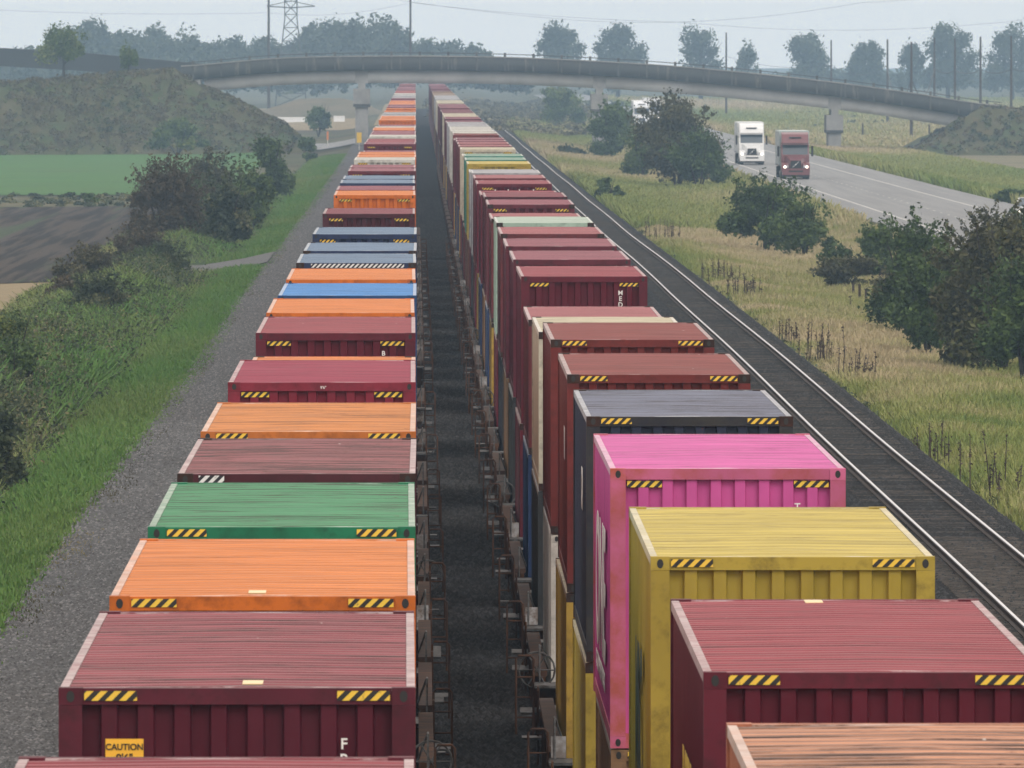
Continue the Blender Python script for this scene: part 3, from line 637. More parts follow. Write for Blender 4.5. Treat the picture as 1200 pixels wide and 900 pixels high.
# ------------------------------------------------------------ containers
L40 = 12.19; W = 2.438
def corr_wall(L, z0, z1, x, sgn, n, depth=.036):
    V = []; per = L/n
    for k in range(n):
        y0 = k*per
        for (a, dx) in ((.0, 0), (.22, 0), (.38, depth), (.78, depth), (.94, 0)): V.append((y0+a*per, dx))
    V.append((L, 0)); return V
_cm = {}
def cmesh(H, lod):
    key = (H, lod)
    if key in _cm: return _cm[key]
    d = {}; hw = W/2
    # frame: posts, bottom rails, headers
    m = MB()
    for x in (-hw, hw-.16):
        for y in (0, L40-.16): m.box(x, x+.16, y, y+.16, .12, H-.12)
    m.box(-hw+.16, hw-.16, .015, .12, .0, .15); m.box(-hw+.16, hw-.16, L40-.12, L40-.015, 0, .15)
    m.box(-hw+.163, hw-.163, .010, .10, H-.115, H-.004); m.box(-hw+.163, hw-.163, L40-.10, L40-.01, H-.115, H-.004)
    m.box(-hw+.01, -hw+.07, .165, L40-.165, .02, .16); m.box(hw-.07, hw-.01, .165, L40-.165, .02, .16)
    d['frame'] = m.mesh('frame', M_dark)
    m = MB()
    for x in (-hw+.003, hw-.063): m.box(x, x+.06, .182, L40-.182, H-.085, H-.008)
    d['roof_rail'] = m.mesh('roof_rail', M_dark)
    # sides (corrugated, vertical ribs)
    pr = corr_wall(L40-.32, .16, H-.08, 0, 1, 44 if lod < 2 else 22)
    for s in (-1, 1):
        m = MB()
        for i in range(len(pr)-1):
            (a, p), (b, q) = pr[i], pr[i+1]; xa, xb = s*(hw-.018-p), s*(hw-.018-q)
            m.face([(xa, a+.16, .16), (xb, b+.16, .16), (xb, b+.16, H-.08), (xa, a+.16, H-.08)])
        d[('side_wall', s)] = m.mesh('side_wall', M_dark)
    # end walls: nine recesses, eight raised ribs
    x0 = -hw+.16; Wd = W-.32; n = 9; per = Wd/(n-.53)
    pr = []
    for k in range(n):
        s0 = x0+k*per
        pr += [(s0, .085), (min(s0+.47*per, x0+Wd), .090)]
        if k < n-1: pr += [(s0+.53*per, .035), (s0+.94*per, .035)]
    for yf, sg in ((0, 1), (L40, -1)):
        m = MB()
        for i in range(len(pr)-1):
            (a, p), (b, q) = pr[i], pr[i+1]
            m.face([(a, yf+sg*p, .15), (b, yf+sg*q, .15), (b, yf+sg*q, H-.115), (a, yf+sg*p, H-.115)])
        d[('end_wall', sg)] = m.mesh('end_wall', M_dark)
    # roof: shallow cross corrugations
    m = MB(); n = 33 if lod < 2 else 12; L = L40-.36; per = L/n; pr = []
    dp = .020
    for k in range(n):
        y = .18+k*per; pr += [(y, -dp), (y+.10*per, 0), (y+.62*per, 0), (y+.72*per, -dp)]
    pr.append((L40-.18, -dp))
    for i in range(len(pr)-1):
        (a, p), (b, q) = pr[i], pr[i+1]
        cr = .012 if lod < 2 else 0.01
        m.face([(-hw+.065, a, H-.012+p), (0, a, H-.012+p+cr), (0, b, H-.012+q+cr), (-hw+.065, b, H-.012+q)])
        m.face([(0, a, H-.012+p+cr), (hw-.065, a, H-.012+p), (hw-.065, b, H-.012+q), (0, b, H-.012+q+cr)])
    m.box(-hw+.163, hw-.163, .103, .178, H-.03, H-.006); m.box(-hw+.163, hw-.163, L40-.178, L40-.103, H-.03, H-.006)
    d['roof'] = m.mesh('roof', M_dark)
    # corner castings with their holes
    cs = [(x, y, z) for x in (-hw+.081, hw-.081) for y in (.089, L40-.089) for z in (.059, H-.059)]
    d['corners'] = cs
    if lod >= 2:
        m = MB()
        for x, y, z in cs: m.box(x-.082, x+.082, y-.090, y+.090, z-.0595, z+.0595)
        f = MB(); f.v = [tuple(v.co) for v in d['frame'].vertices]; f.f = [tuple(p.vertices) for p in d['frame'].polygons]; n0 = len(f.v)
        f.v += m.v; f.f += [tuple(n0+i for i in q) for q in m.f]; f.mi = [0]*len(f.f); d['frame'] = f.mesh('frame', M_dark)
    _cm[key] = d; return d
def casting_mesh():
    m = MB(); m.box(-.081, .081, -.089, .089, -.059, .059); m.m = 1
    for s in (-1, 1):
        m.face([(.028*math.cos(q), s*.0925, .040*math.sin(q)) for q in [k*math.pi/6 for k in range(12)]])
        m.face([(s*.0845, .045*math.cos(q), .032*math.sin(q)) for q in [k*math.pi/6 for k in range(12)]])
    return m.mesh('corner_casting', [M_cast, M_black])
CAST = casting_mesh()
_hz = {}
def hz_mesh(x0, x1, z0, z1, y=-.004):
    k = (x0, x1, z0, z1, y)
    if k not in _hz:
        m = MB(); m.box(x0, x1, y, y+.006, z0, z1); _hz[k] = m.mesh('hazard_stripe', M_hazY)
    return _hz[k]
def text_mesh(body, size, mat, spacing=1.0):
    cu = bpy.data.curves.new('t', 'FONT'); cu.body = body; cu.size = size; cu.extrude = .002; cu.offset = size*.018; cu.space_line = spacing; cu.align_x = 'CENTER'
    o = bpy.data.objects.new('t', cu); col.objects.link(o); dg = bpy.context.evaluated_depsgraph_get(); dg.update()
    me = bpy.data.meshes.new_from_object(o.evaluated_get(dg)); bpy.data.objects.remove(o); me.materials.clear(); me.materials.append(mat); return me
GROUP = {'LU': 'containers stacked on the left train', 'RU': 'upper containers on the right train', 'RL': 'lower containers on the right train', 'LL': 'lower containers on the left train'}
def container(xc, d, z0, colr, H, lod, label, group, stripe='Y', castcol=None):
    t0 = empty('shipping_container', (xc, d, z0), label, 'shipping container', group)
    t0.rotation_euler.z = random.uniform(-.0010, .0010)
    me = cmesh(H, min(lod, 2)); hw = W/2
    link('frame', me['frame'], t0, MF[colr]); 
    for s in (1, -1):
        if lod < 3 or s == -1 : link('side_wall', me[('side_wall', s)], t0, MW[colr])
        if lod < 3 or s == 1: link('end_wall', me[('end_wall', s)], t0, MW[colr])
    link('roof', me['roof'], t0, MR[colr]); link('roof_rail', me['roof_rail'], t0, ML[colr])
    cm_ = castcol or (MF[colr] if (random.random() < .6 or (group.startswith('containers') and d < 130)) else M_cast)
    if lod < 2:
        for p_ in me['corners']: c = link('corner_casting', CAST, t0, cm_); c.location = p_
    if lod < 3 and stripe:
        if stripe in 'YZ':
            zz = (H-.088, H-.022, -.0) if stripe == 'Y' else (H-.195, H-.128, .030)
            for x0, x1 in ((-hw+.175, -hw+.535), (hw-.535, hw-.175)): link('hazard_stripe', hz_mesh(x0, x1, zz[0], zz[1], zz[2]), t0)
        elif stripe == 'W': link('hazard_stripe', hz_mesh(-hw+.3, hw-.25, H-.10, H-.02, 0), t0, M_hazW)
        elif stripe == 'w':
            link('hazard_stripe', hz_mesh(-hw+.22, -hw+.48, H-.09, H-.02, 0), t0, M_hazW)
    return t0
def put_text(t0, body, size, mat, x, y, z, side=False, spacing=.85):
    o = link('marking', text_mesh(body, size, mat, spacing), t0)
    o.location = (x, y, z); o.rotation_euler = (R(90), 0, R(-90) if side else 0); return o
def ordw(n):
    if 10 <= n % 100 <= 20: return '%dth' % n
    return '%d%s' % (n, {1: 'st', 2: 'nd', 3: 'rd'}.get(n % 10, 'th'))
def h_at(d): return 0
# left train, upper row: (front distance, colour, height, stripe)
LT = [(68.9,'maroon',2.9,'Y'), (89.7,'dull maroon',2.9,'Y'), (104.6,'orange',2.9,'Y'), (119.6,'green',2.9,'Y'), (134.4,'dented maroon',2.9,'w'), (149.0,'pale orange',2.9,'Y'),
      (170.7,'crimson',2.9,'Z'), (185.6,'orange',2.60,None), (200.4,'maroon',2.9,'Z'), (215.8,'orange',2.9,'Z'), (231.0,'sky blue',2.9,'Z'), (247.2,'orange',2.9,'Z'),
      (266.5,'slate blue',2.9,'W'), (282.5,'slate blue',2.9,'Z'), (308,'slate blue',2.9,'Z'), (346.5,'dark maroon',2.9,'Z'), (392,'orange',2.9,'Z')]
LCOL = [(223,'dull maroon'), (217,'mauve'), (211,'slate blue'), (205,'slate blue'), (201,'dark maroon'), (196,'mauve'), (190,'brown'), (185,'white'), (181,'orange'), (177,'orange'), (172,'white'), (168,'mauve'),
        (165,'maroon'), (162,'maroon'), (158,'white'), (154,'mauve'), (150,'orange'), (145,'white'), (141,'mauve'), (136,'orange'), (131,'light grey'), (127,'orange'), (123,'mauve'), (118,'orange'), (115,'maroon'), (112,'light grey'), (109,'white'), (106,'bright red'), (102,'mauve'), (60,'rose')]
# right train, upper row
RT = [(72.9,'salmon',2.9,'Y'), (91.9,'maroon',2.9,'Y'), (112.6,'yellow',2.9,'Y'), (136.0,'pink',2.9,'Z'), (155.0,'navy',2.9,'Y'), (174.7,'brown red',2.9,'Y'), (195.8,'brown red',2.9,'Y'),
      (215.0,'cream',2.6,None), (234.5,'rose',2.40,None), (254.0,'maroon',2.84,'Z'), (273.2,'mauve',2.86,None), (289.0,'mauve',2.9,'Z')]
RCOL = [(290,'bright red'), (276,'mauve'), (265,'rose'), (257,'pale green'), (249,'rose'), (241,'rose'), (232,'mauve'), (225,'dark maroon'), (210,'maroon'), (203,'rose'), (196,'light grey'), (188,'yellow'), (181,'teal'), (174,'cream'),
        (168,'rose'), (160,'mauve'), (156,'brown red'), (149,'white'), (143,'light grey'), (137,'mauve'), (133,'cream'), (127,'dark maroon'), (122,'mauve'), (117,'cream'), (112,'light grey'), (107,'tan'), (60,'mauve')]
LOWER = {155.0:'yellow', 174.7:'mustard', 195.8:'white', 136.0:'tan', 112.6:'brown', 91.9:'maroon', 72.9:'charcoal', 215.0:'charcoal', 234.5:'blue', 254.0:'maroon', 273.2:'charcoal', 289.0:'tan'}
def ypx(d, z=6.15): return HY + (CZ-z-float(prof(d)))*F/d
def colour_at(tab, y):
    for a, c in tab:
        if y >= a: return c
    return tab[-1][1]
random.seed(3)
d = 392; n5 = 3
while True:
    n5 += 1
    d += 21.5 if n5 % 5 == 0 else 14.9
    if d > 2030: break
    LT.append((d, colour_at(LCOL, ypx(d)), random.choice([2.9, 2.9, 2.9, 2.6]), 'Z'))
d = 289
while True:
    d += 19.6
    if d > 2030: break
    RT.append((d, colour_at(RCOL, ypx(d)), random.choice([2.9, 2.9, 2.9, 2.75]), 'Z'))
RANDLOW = ['maroon', 'brown', 'charcoal', 'maroon', 'tan', 'blue', 'dark maroon', 'navy', 'mustard', 'light grey', 'mauve', 'brown red', 'brown']
NEAR = {
 ('L',0): 'dull maroon container closest to the camera on the left train, only its roof showing',
 ('L',1): 'dark maroon container bearing a yellow CAUTION label at the front of the left train',
 ('L',2): 'clean bright orange container roof between maroon and green ones, left train',
 ('L',3): 'green container on the left train', ('L',4): 'weathered maroon container with blackened dents, just behind the green one',
 ('L',5): 'pale faded orange container with white roof rails behind the dented maroon one',
 ('L',6): 'crimson red container with a white header mark, left train',
 ('L',7): 'low orange container showing a thin sliver behind the crimson one',
 ('L',8): 'tall standing maroon face with letters BM on the left train', ('L',9): 'orange container directly behind the BM maroon one, left train',
 ('L',10): 'light blue container between two orange ones on the left train', ('L',11): 'orange container directly behind the light blue one',
 ('L',12): 'slate blue container with one long white striped header', ('L',13): 'slate blue container in the middle of three blue ones, left train',
 ('L',14): 'farthest of the three neighbouring slate blue containers on the left train', ('L',15): 'dark maroon container between the blue ones and a bright orange face',
 ('L',16): 'orange container with its whole ribbed face showing, left train',
 ('R',0): 'rust streaked salmon container at the lower right corner', ('R',1): 'maroon container between the salmon and the yellow one at lower right',
 ('R',2): 'big yellow container on the upper row of the right train', ('R',3): 'bright pink container on the right train',
 ('R',4): 'navy container with a grey-blue roof directly behind the pink one', ('R',5): 'red-brown container directly behind the navy one',
 ('R',6): 'red-brown container in front of the low white one, right train', ('R',7): 'low cream white container behind the second red-brown one',
 ('R',8): 'low rose roofed container behind the cream white one', ('R',9): 'maroon container with letters MEDU on its end',
 ('R',10): 'mauve roofed container directly behind the MEDU one', ('R',11): 'mauve container second behind the MEDU one'}
def lab_gen(side, i, seq, tier):
    n = len(seq); c = seq[i][1]; a = seq[i-1][1]
    tr = 'left' if side == 'L' else 'right'
    if tier == 'U':
        if (side, i) in NEAR: return NEAR[(side, i)]
        return '%s container, %s from camera atop the %s train, behind a %s one' % (c, ordw(i+1), tr, a)
conts = {}
for side, seq, xc in (('L', LT, -1.22), ('R', RT, 3.235)):
    for i, (d, c, H, st) in enumerate(seq):
        lod = 0 if d < 260 else 1 if d < 420 else 2 if d < 700 else 3
        zt = 6.15-2.9+float(prof(d+6))
        jit = 0 if i < 9 else random.uniform(-.03, .03)
        conts[(side, i)] = container(xc+jit, d, zt, c, H, lod, lab_gen(side, i, seq, 'U'), GROUP[side+'U'], st)
nup = len(LT)+len(RT)
# lower rows
random.seed(11); far_low = []; nlow = 0
for i, (d, c, H, st) in enumerate(RT):
    lc = LOWER.get(d) or RANDLOW[(i*7+i*i) % len(RANDLOW)]; z0 = .35+float(prof(d+6))
    if nup+nlow < 288:
        container(3.235+random.uniform(-.012,.012), d, z0, lc, 2.885, 0 if d < 260 else 1 if d < 420 else 3,
                  '%s lower container of the %s stack of right train, under a %s one' % (lc, ordw(i+1), c), GROUP['RL'], 'Y' if d < 400 else None); nlow += 1
    else: far_low.append((3.235, d, z0))
for i, (d, c, H, st) in enumerate(LT[:12]):
    lc = RANDLOW[(i*5+2) % len(RANDLOW)]
    container(-1.22, d, .35+float(prof(d+6)), lc, 2.885, 1, '%s lower container of the %s stack of left train, under a %s one' % (lc, ordw(i+1), c), GROUP['LL'], None)
if far_low:
    mb = MB()
    for (x, d, z0) in far_low: mb.box(x-1.2, x+1.2, d, d+L40, z0, z0+2.88)
    tag(mb.build('far_containers', MW['maroon']), 'farthest lower containers of the right train', 'shipping containers', kind='stuff')
# writing and marks
c = conts[('L',1)]
cl = MB().box(-.90, -.64, .028, .034, 2.9-.50, 2.9-.35).build('caution_label', M_lab, c)
for nm, bx in (('edge', (-.905,-.635,.0285,.033,2.9-.355,2.9-.345)),): pass
o = link('label_text', text_mesh('CAUTION', .060, M_black), cl); o.location = (-.77, .025, 2.9-.425); o.rotation_euler.x = R(90); o.scale = (.95, 1, 1.25)
o = link('label_text', text_mesh("9'6\"", .075, M_black), cl); o.location = (-.77, .025, 2.9-.505); o.rotation_euler.x = R(90)
put_text(c, 'F\nB\nI\nU', .105, M_white, .73, .032, 2.9-.42, spacing=1.02)
put_text(conts[('L',8)], 'B\nM\nO\nU', .10, M_white, .73, .032, 2.9-.345, spacing=1.0)
put_text(conts[('L',6)], '9\'6"', .05, M_white, .02, .004, 2.9-.085)
put_text(conts[('R',1)], 'D\nR\nY\nU', .12, M_white, .58, .032, 2.9-.52, spacing=1)
put_text(conts[('R',2)], 'M\nS\nK\nU', .10, M_black, .74, .032, 2.9-.445, spacing=1)
put_text(conts[('R',3)], 'T\nC\nN\nU', .10, M_white, .72, .032, 2.9-.43, spacing=1)
put_text(conts[('R',9)], 'M\nE\nD\nU', .125, M_white, .70, .032, 2.84-.36, spacing=.92)
# pink side lettering, seen at a grazing angle
o = put_text(conts[('R',3)], 'ONE', 2.0, M_white, -W/2-.006, 6.4, .75, side=True); o.scale = (1.6, 1, 1)
o = put_text(conts[('R',3)], 'OCEAN NETWORK', .28, M_white, -W/2-.006, 6.4, .42, side=True); o.scale = (2.6, 1, 1)
o = put_text(conts[('R',2)], 'MSC', 1.9, M_black, -W/2-.006, 6.0, .55, side=True); o.scale = (1.0, 1, 1)
o = put_text(conts[('R',1)], 'FLORENS', .75, M_gold, -W/2-.006, 5.5, 1.5, side=True)
o = put_text(conts[('R',4)], 'CAI', .7, M_white, -W/2-.006, 3.5, 1.7, side=True)
o = put_text(conts[('R',5)], 'TEX', .6, M_white, -W/2-.006, 3.0, 1.7, side=True)
# four white lock-rod marks on one maroon end
best = min((i for i in range(len(RT))), key=lambda i: abs(ypx(RT[i][0])-212))
c = conts[('R', best)]; c['label'] = 'maroon container with four white lock bars across its end, right train'
for x in (-.62, -.2, .16, .62):
    mb = MB(); mb.box(x-.018, x+.018, .02, .034, 1.2, 2.72); mb.prism([(x-.06, 2.45), (x, 2.62), (x+.06, 2.45), (x, 2.28)], .012, .02, 'y')
    mb.build('lock_bar', M_white, c)
# roof label plate
for key, x, y in ((('L',2), -.05, .55), (('R',1), -.1, 11.4), (('L',1), .1, .5)):
    H = 2.9; MB().box(x-.07, x+.07, y, y+.5, H-.002, H+.004).build('roof_plate', plain('plate_cream', (.7,.55,.3), .5), conts[key])

# ------------------------------------------------------------ well cars
def wheelset(z=.42): 
    m = MB()
    for y in (-.9, .9):
        for x in (-.76, .76): m.cyl((x, y, z), .42, .13, 'x', 18)
        m.cyl((0, y, z), .08, 1.5, 'x', 8)
    for x in (-.98, .98): m.prism([(-1.25,.36),(-1.0,.62),(-.4,.66),(-.25,.5),(.25,.5),(.4,.66),(1.0,.62),(1.25,.36),(.9,.30),(.3,.22),(-.3,.22),(-.9,.30)], x-.07, x+.07, 'x')
    return m
_wc = {}
def well_meshes(S):
    if S in _wc: return _wc[S]
    y0, y1 = -.35, L40+.35; d = {}
    m = MB()
    for s in (-1, 1):
        a, b = sorted((s*1.285, s*1.34)); m.box(a, b, y0, y1, .28, 1.14)
        a, b = sorted((s*1.26, s*1.46)); m.box(a, b, y0, y1, 1.143, 1.22)
        a, b = sorted((s*1.20, s*1.40)); m.box(a, b, y0, y1, .20, .277)
        for k in range(12): 
            yy = y0+.5+k*(y1-y0-1)/11; a, b = sorted((s*1.343, s*1.43)); m.box(a, b, yy-.04, yy+.04, .28, 1.14)
    d['side_sill'] = m
    m = MB()
    for ya, yb in ((y0-1.1, y0-.003), (y1+.003, y1+1.1)): 
        m.box(-1.46, -.70, ya, yb, 1.02, 1.06); m.box(.70, 1.46, ya, yb, 1.02, 1.06)
    d['end_platform'] = m
    m = MB()
    for ya, yb in ((y0-1.6, y0-.003), (y1+.003, y1+1.6)):
        m.box(-.45, .45, ya, yb, .55, .98)
        for s in (-1, 1): 
            a, b = sorted((s*.45, s*1.38)); m.box(a, b, ya+1.2 if ya < 0 else ya, yb if ya < 0 else ya+.4, .55, 1.0)
    d['end_sill'] = m
    return _wc.setdefault(S, {k: v.mesh(k, None) for k, v in d.items()})
def ladder_mesh(hh=1.05):
    m = MB()
    m.tube([(0,-.20,.25),(0,-.20,.25+hh),(0,-.16,.30+hh),(0,.16,.30+hh),(0,.20,.25+hh),(0,.20,.25)], .018, 5)
    for k in range(4): m.tube([(0,-.2,.35+k*.25),(0,.2,.35+k*.25)], .012, 5)
    return m.mesh('ladder', M_rust)
def hoop_mesh():
    m = MB(); m.tube([(-.13,0,.3),(-.13,0,1.42),(-.09,0,1.47),(.09,0,1.47),(.13,0,1.42),(.13,0,.3)], .020, 6)
    m.tube([(-.13,0,.55),(.13,0,.55)], .014, 5); m.tube([(-.13,0,.85),(.13,0,.85)], .014, 5); m.tube([(-.13,0,1.15),(.13,0,1.15)], .014, 5); return m.mesh('ladder', M_rust)
LAD = ladder_mesh(); HOOP = hoop_mesh()
WS = wheelset().mesh('wheel_truck', M_wheel)
stepm = MB().box(-.17,.17,-.16,.16,0,.035).mesh('step', M_grat)
pan = MB().box(-.10,.10,0,.015,0,.30).mesh('pale_placard', M_pale)
brk = MB(); brk.tube([(.27*math.cos(a), 0, .27*math.sin(a)) for a in [k*math.pi/8 for k in range(17)]], .016, 5, False)
for a in (0, 1.05, 2.1): brk.tube([(-.27*math.cos(a), 0, -.27*math.sin(a)), (.27*math.cos(a), 0, .27*math.sin(a))], .011, 4)
brk = brk.mesh('brake_wheel', M_grat)
random.seed(5)
def well_car(xc, d, side, i, lod, lc, uc):
    tr = 'left' if side == 'L' else 'right'
    t0 = empty('well_car', (xc, d, float(prof(d+6))), 'brown well car under the %s stack of %s train, below a %s container' % (ordw(i+1), tr, uc), 'rail car', 'well cars of the two trains')
    me = well_meshes(0)
    for k, m_ in (('side_sill', M_carside if i % 3 else M_rust), ('end_platform', M_grat), ('end_sill', M_rust)):
        o = bpy.data.objects.new(k, me[k])
        if not len(me[k].materials): me[k].materials.append(M_dark)
        col.objects.link(o); o.parent = t0; o.material_slots[0].link = 'OBJECT'; o.material_slots[0].material = m_
    if lod >= 2: return t0
    for y in (-1.35, L40+1.35): o = link('wheel_truck', WS, t0); o.location.y = y
    s = 1 if side == 'L' else -1                      # the side that faces the gap between the trains
    for y, hoop in ((-.75, 1), (L40+.9, 0), (-.2, 0)):
        for q in (s, -s) if lod == 0 else (s,):
            o = link('ladder', HOOP if hoop else LAD, t0); o.location = (q*(1.60 if hoop else 1.47), y, 0)
    for y, z in ((-.55, .62), (L40+.6, .62)):
        o = link('step', stepm, t0); o.location = (s*random.uniform(1.44, 1.56), y, z); o.rotation_euler.x = random.uniform(-.05,.25)
    for y in (-1.0,) if i % 2 else (): o = link('pale_placard', pan, t0); o.location = (s*1.33, y, random.choice([1.08, 1.1, .7])); o.rotation_euler.x = R(-20)
    if i % 4 == 2: o = link('brake_wheel', brk, t0); o.location = (s*1.42, -.62, 1.25)
    mb = MB(); mb.tube([(s*1.25,-.1,1.25),(s*1.38,-.5,1.62),(s*1.38,-.9,1.62),(s*1.38,-1.0,1.08)], .016, 5); mb.build('handrail', M_grat, t0)
    return t0
for side, seq, xc in (('L', LT, -1.22), ('R', RT, 3.22)):
    for i, (d, c, H, st) in enumerate(seq):
        if d > (1100 if side == 'R' else 700): continue
        well_car(xc, d, side, i, 0 if d < 330 else 1 if d < 650 else 2, None, c)

# ------------------------------------------------------------ overpass
BD = 1650.0
def dx(px): return (px-HX)/F*BD
def dz(py): return CZ-(py-HY)/F*BD
top_pts = [(205,79),(235,76),(300,68.5),(360,66),(424,65),(520,65),(600,66.5),(702,71),(780,76),(850,82),(910,88),(977,95.5),(1040,104),(1100,113),(1150,122),(1185,127)]
from bisect import bisect
def topz(x):
    xs = [dx(a) for a, _ in top_pts]; zs = [dz(b) for _, b in top_pts]
    # smooth with a parabola-like sampling
    return float(np.interp(x, xs, zs))
br = empty('overpass_bridge', (dx(702), BD, 0), 'long concrete highway overpass arching over both trains and the highway', 'bridge')
X = np.linspace(dx(213), dx(1172), 120); Zt = np.array([topz(x) for x in X]); Zt = np.convolve(np.pad(Zt, 6, mode='edge'), np.ones(13)/13, 'valid')
# keep the end slopes of the deck
def zt_at(x): return float(np.interp(x, X, Zt))
def sweep(name, mat, y0, y1, ztop, zbot, x0=None, x1=None):
    x0 = X[0] if x0 is None else x0; x1 = X[-1] if x1 is None else x1; xs = np.linspace(x0, x1, 110); V = []; Q = []
    for x in xs:
        z = zt_at(x); V += [(x-br.location.x, y0-BD, z+zbot), (x-br.location.x, y0-BD, z+ztop), (x-br.location.x, y1-BD, z+ztop), (x-br.location.x, y1-BD, z+zbot)]
    for i in range(len(xs)-1):
        for k in range(4): j = (k+1) % 4; Q.append((i*4+k, i*4+j, (i+1)*4+j, (i+1)*4+k))
    me = fastmesh(name, V, Q, mat); return link(name, me, br)
sweep('parapet', M_parap, BD-5.2, BD-4.95, 0, -1.85); sweep('parapet', M_parap, BD+4.95, BD+5.2, 0, -1.85)
sweep('deck', M_conc, BD-4.94, BD+4.94, -1.0, -1.80)
gx0, gx1 = dx(240), dx(1148)
sweep('girder', M_conc_l, BD-4.2, BD-3.6, -1.86, -3.45, gx0, gx1)
for k in (-1.2, 1.2): sweep('girder', M_conc_l, BD+k-.3, BD+k+.3, -1.86, -3.45, gx0, gx1)
sweep('girder', M_conc_l, BD+3.6, BD+4.2, -1.86, -3.45, gx0, gx1)
x = X[0]+1.5
while x < X[-1]-1:
    z = zt_at(x); o = MB().box(-.15, .15, -.12, .12, 0, .50).build('railing_post', M_par, br); o.location = (x-br.location.x, -5.07, z+.0)
    o = MB().box(-.10, .10, -.005, .02, 0, 1.7).build('parapet_joint', M_par, br); o.location = (x-br.location.x, -5.225, z-1.78); x += 3.55
sweep('handrail', M_par, BD-5.12, BD-5.02, .38, .28)
sweep('coping', M_conc, BD-5.26, BD-4.90, .006, -.14)
for px, yb in ((424,172),(702,175),(977,186)):
    x = dx(px); z = zt_at(x)-3.45; zb = float(tz(x, BD))-.5
    mb = MB(); mb.box(x-.80-br.location.x, x+.80-br.location.x, -4.2, 4.2, zb, z-2.975); p = mb.build('pier', M_conc, br)
    m2 = MB(); m2.prism([(-4.6, z-.7), (4.6, z-.7), (4.6, z-2.6), (-4.6, z-2.6)], x-1.05-br.location.x, x+1.05-br.location.x, 'x'); m2.build('pier_cap', M_conc, p)
    m3 = MB()
    m3.box(x-1.06-br.location.x, x+1.06-br.location.x, -4.5, 4.5, z-2.97, z-2.605); m3.build('pier_shadow_band', M_par, p)  # dark strip standing in for the shadow along the cap's lower edge
    m4 = MB()
    for q in (-3.9, -1.2, 1.2, 3.9): m4.box(x-.45-br.location.x, x+.45-br.location.x, q-.35, q+.35, z-.697, z-.003)
    m4.build('bearing', M_conc, p)
    m5 = MB().box(x-.8-br.location.x, x+.8-br.location.x, -4.24, -4.21, z, z+1.55); m5.build('girder_end_plate', M_conc, br)
# abutments
for xa, s in ((dx(236), -1), (dx(1152), 1)):
    z = zt_at(xa); x0, x1 = sorted((xa, xa+s*3.0)); MB().box(x0-br.location.x, x1-br.location.x, -5.0, 5.0, z-6, z-1.86).build('abutment', M_conc_l, br)
# approach embankments
def mound(name, label, x0, x1, sgn, ytop, hh):
    xs = np.arange(x0, x1, 1.0); ds = np.arange(BD-34, BD+34, 1.3)
    def zf(Xm, Dm):
        base = tz(Xm, Dm)-.1; tp = ytop(Xm); side = tp-np.clip(np.abs(Dm-BD)-6, 0, None)/2.05
        ends = hh(Xm); z = np.minimum(np.minimum(tp, side), ends)
        n = .25*vnoise(Xm, Dm*4, .4, 71)+.2*vnoise(Xm, Dm*4, 1.1, 72)
        return np.maximum(base, z+n*(z > base+.3))
    o = sheet(name, xs, ds, M_mound, zfun=zf); return o, zf
M_mound = ground_mat('mound_soil', [(.070,.070,.035), (.05,.075,.03), (.10,.085,.05)], [(.12,.45,.6,.8), (.3,.5,.6,.6)], bump=.7, bscale=1.5)
tl = lambda x: np.interp(x, [dx(-260), dx(0), dx(120), dx(205), dx(240), dx(300)], [4.2, dz(99), dz(91), dz(84), dz(84), dz(84)])
hl = lambda x: np.interp(x, [dx(200), dx(233), dx(277), dx(333), dx(364), dx(372)], [dz(78)-.3, dz(97)-.5, dz(117)-.5, dz(143)-.5, dz(170)-.4, -5])
oL, zL = mound('left_embankment', '', -110, dx(368), 1, tl, hl); struct(oL)
tr_ = lambda x: np.interp(x, [dx(1130), dx(1150), dx(1200), dx(1500)], [dz(126), dz(126), dz(131), dz(150)])
hr_ = lambda x: np.interp(x, [dx(1050), dx(1066), dx(1150), dx(1170)], [-4, -2.9, dz(128), dz(110)])
oR, zR = mound('right_embankment', '', dx(1045), 150, -1, tr_, hr_); struct(oR)
scrub('undergrowth', 'brown scrub on the left embankment', 160000, (-78, -14.5), (BD-34, BD+8), zL, .15, L_moundbrown, .75, 301, per=40, keep=lambda x, d: (zL(x, d) > tz(x, d)+.2)*.8)
scrub('undergrowth', 'green scrub on the left embankment', 110000, (-78, -14.5), (BD-34, BD+4), zL, .16, L_bram, .95, 302, per=50, keep=lambda x, d: (zL(x, d) > tz(x, d)+.2)*(.15+.35*vnoise(x, d, .3, 5)))
scrub('undergrowth', 'green scrub on the right embankment', 60000, (60, 100), (BD-34, BD+4), zR, .16, L_bram, .8, 303, per=50, keep=lambda x, d: (zR(x, d) > tz(x, d)+.2)*(x > 66)*(.8-(d-BD+34)/50))
scrub('undergrowth', 'dry scrub on the right embankment', 60000, (60, 100), (BD-34, BD+8), zR, .15, L_moundbrown, .5, 304, per=40, keep=lambda x, d: (zR(x, d) > tz(x, d)+.2)*.7)
def tree_at(name, label, cat, x0, x1, ytop, ybase, d, n, mat, leaf, seed, group=None, zb=None, **kw):
    x = ((x0+x1)/2-HX)/F*d; rx = (x1-x0)/2/F*d; zt_ = CZ-(ytop-HY)/F*d; z = float(tz(x, d)) if zb is None else zb
    return plant(name, label, cat, (x, d, z), (rx, rx*.9), (zt_-z), n, mat, leaf, seed, group=group, trunk='tree', **kw)
tree_at('broadleaf_tree', 'larger green tree on top of the left embankment', 'tree', 42, 108, 29, 90, 1646, 16000, L_mid, .18, 401, zb=float(zL(np.array(dx(75)), np.array(1646.)))-.2, lobes=18, sparse=20, zc=.58, zr=.45)
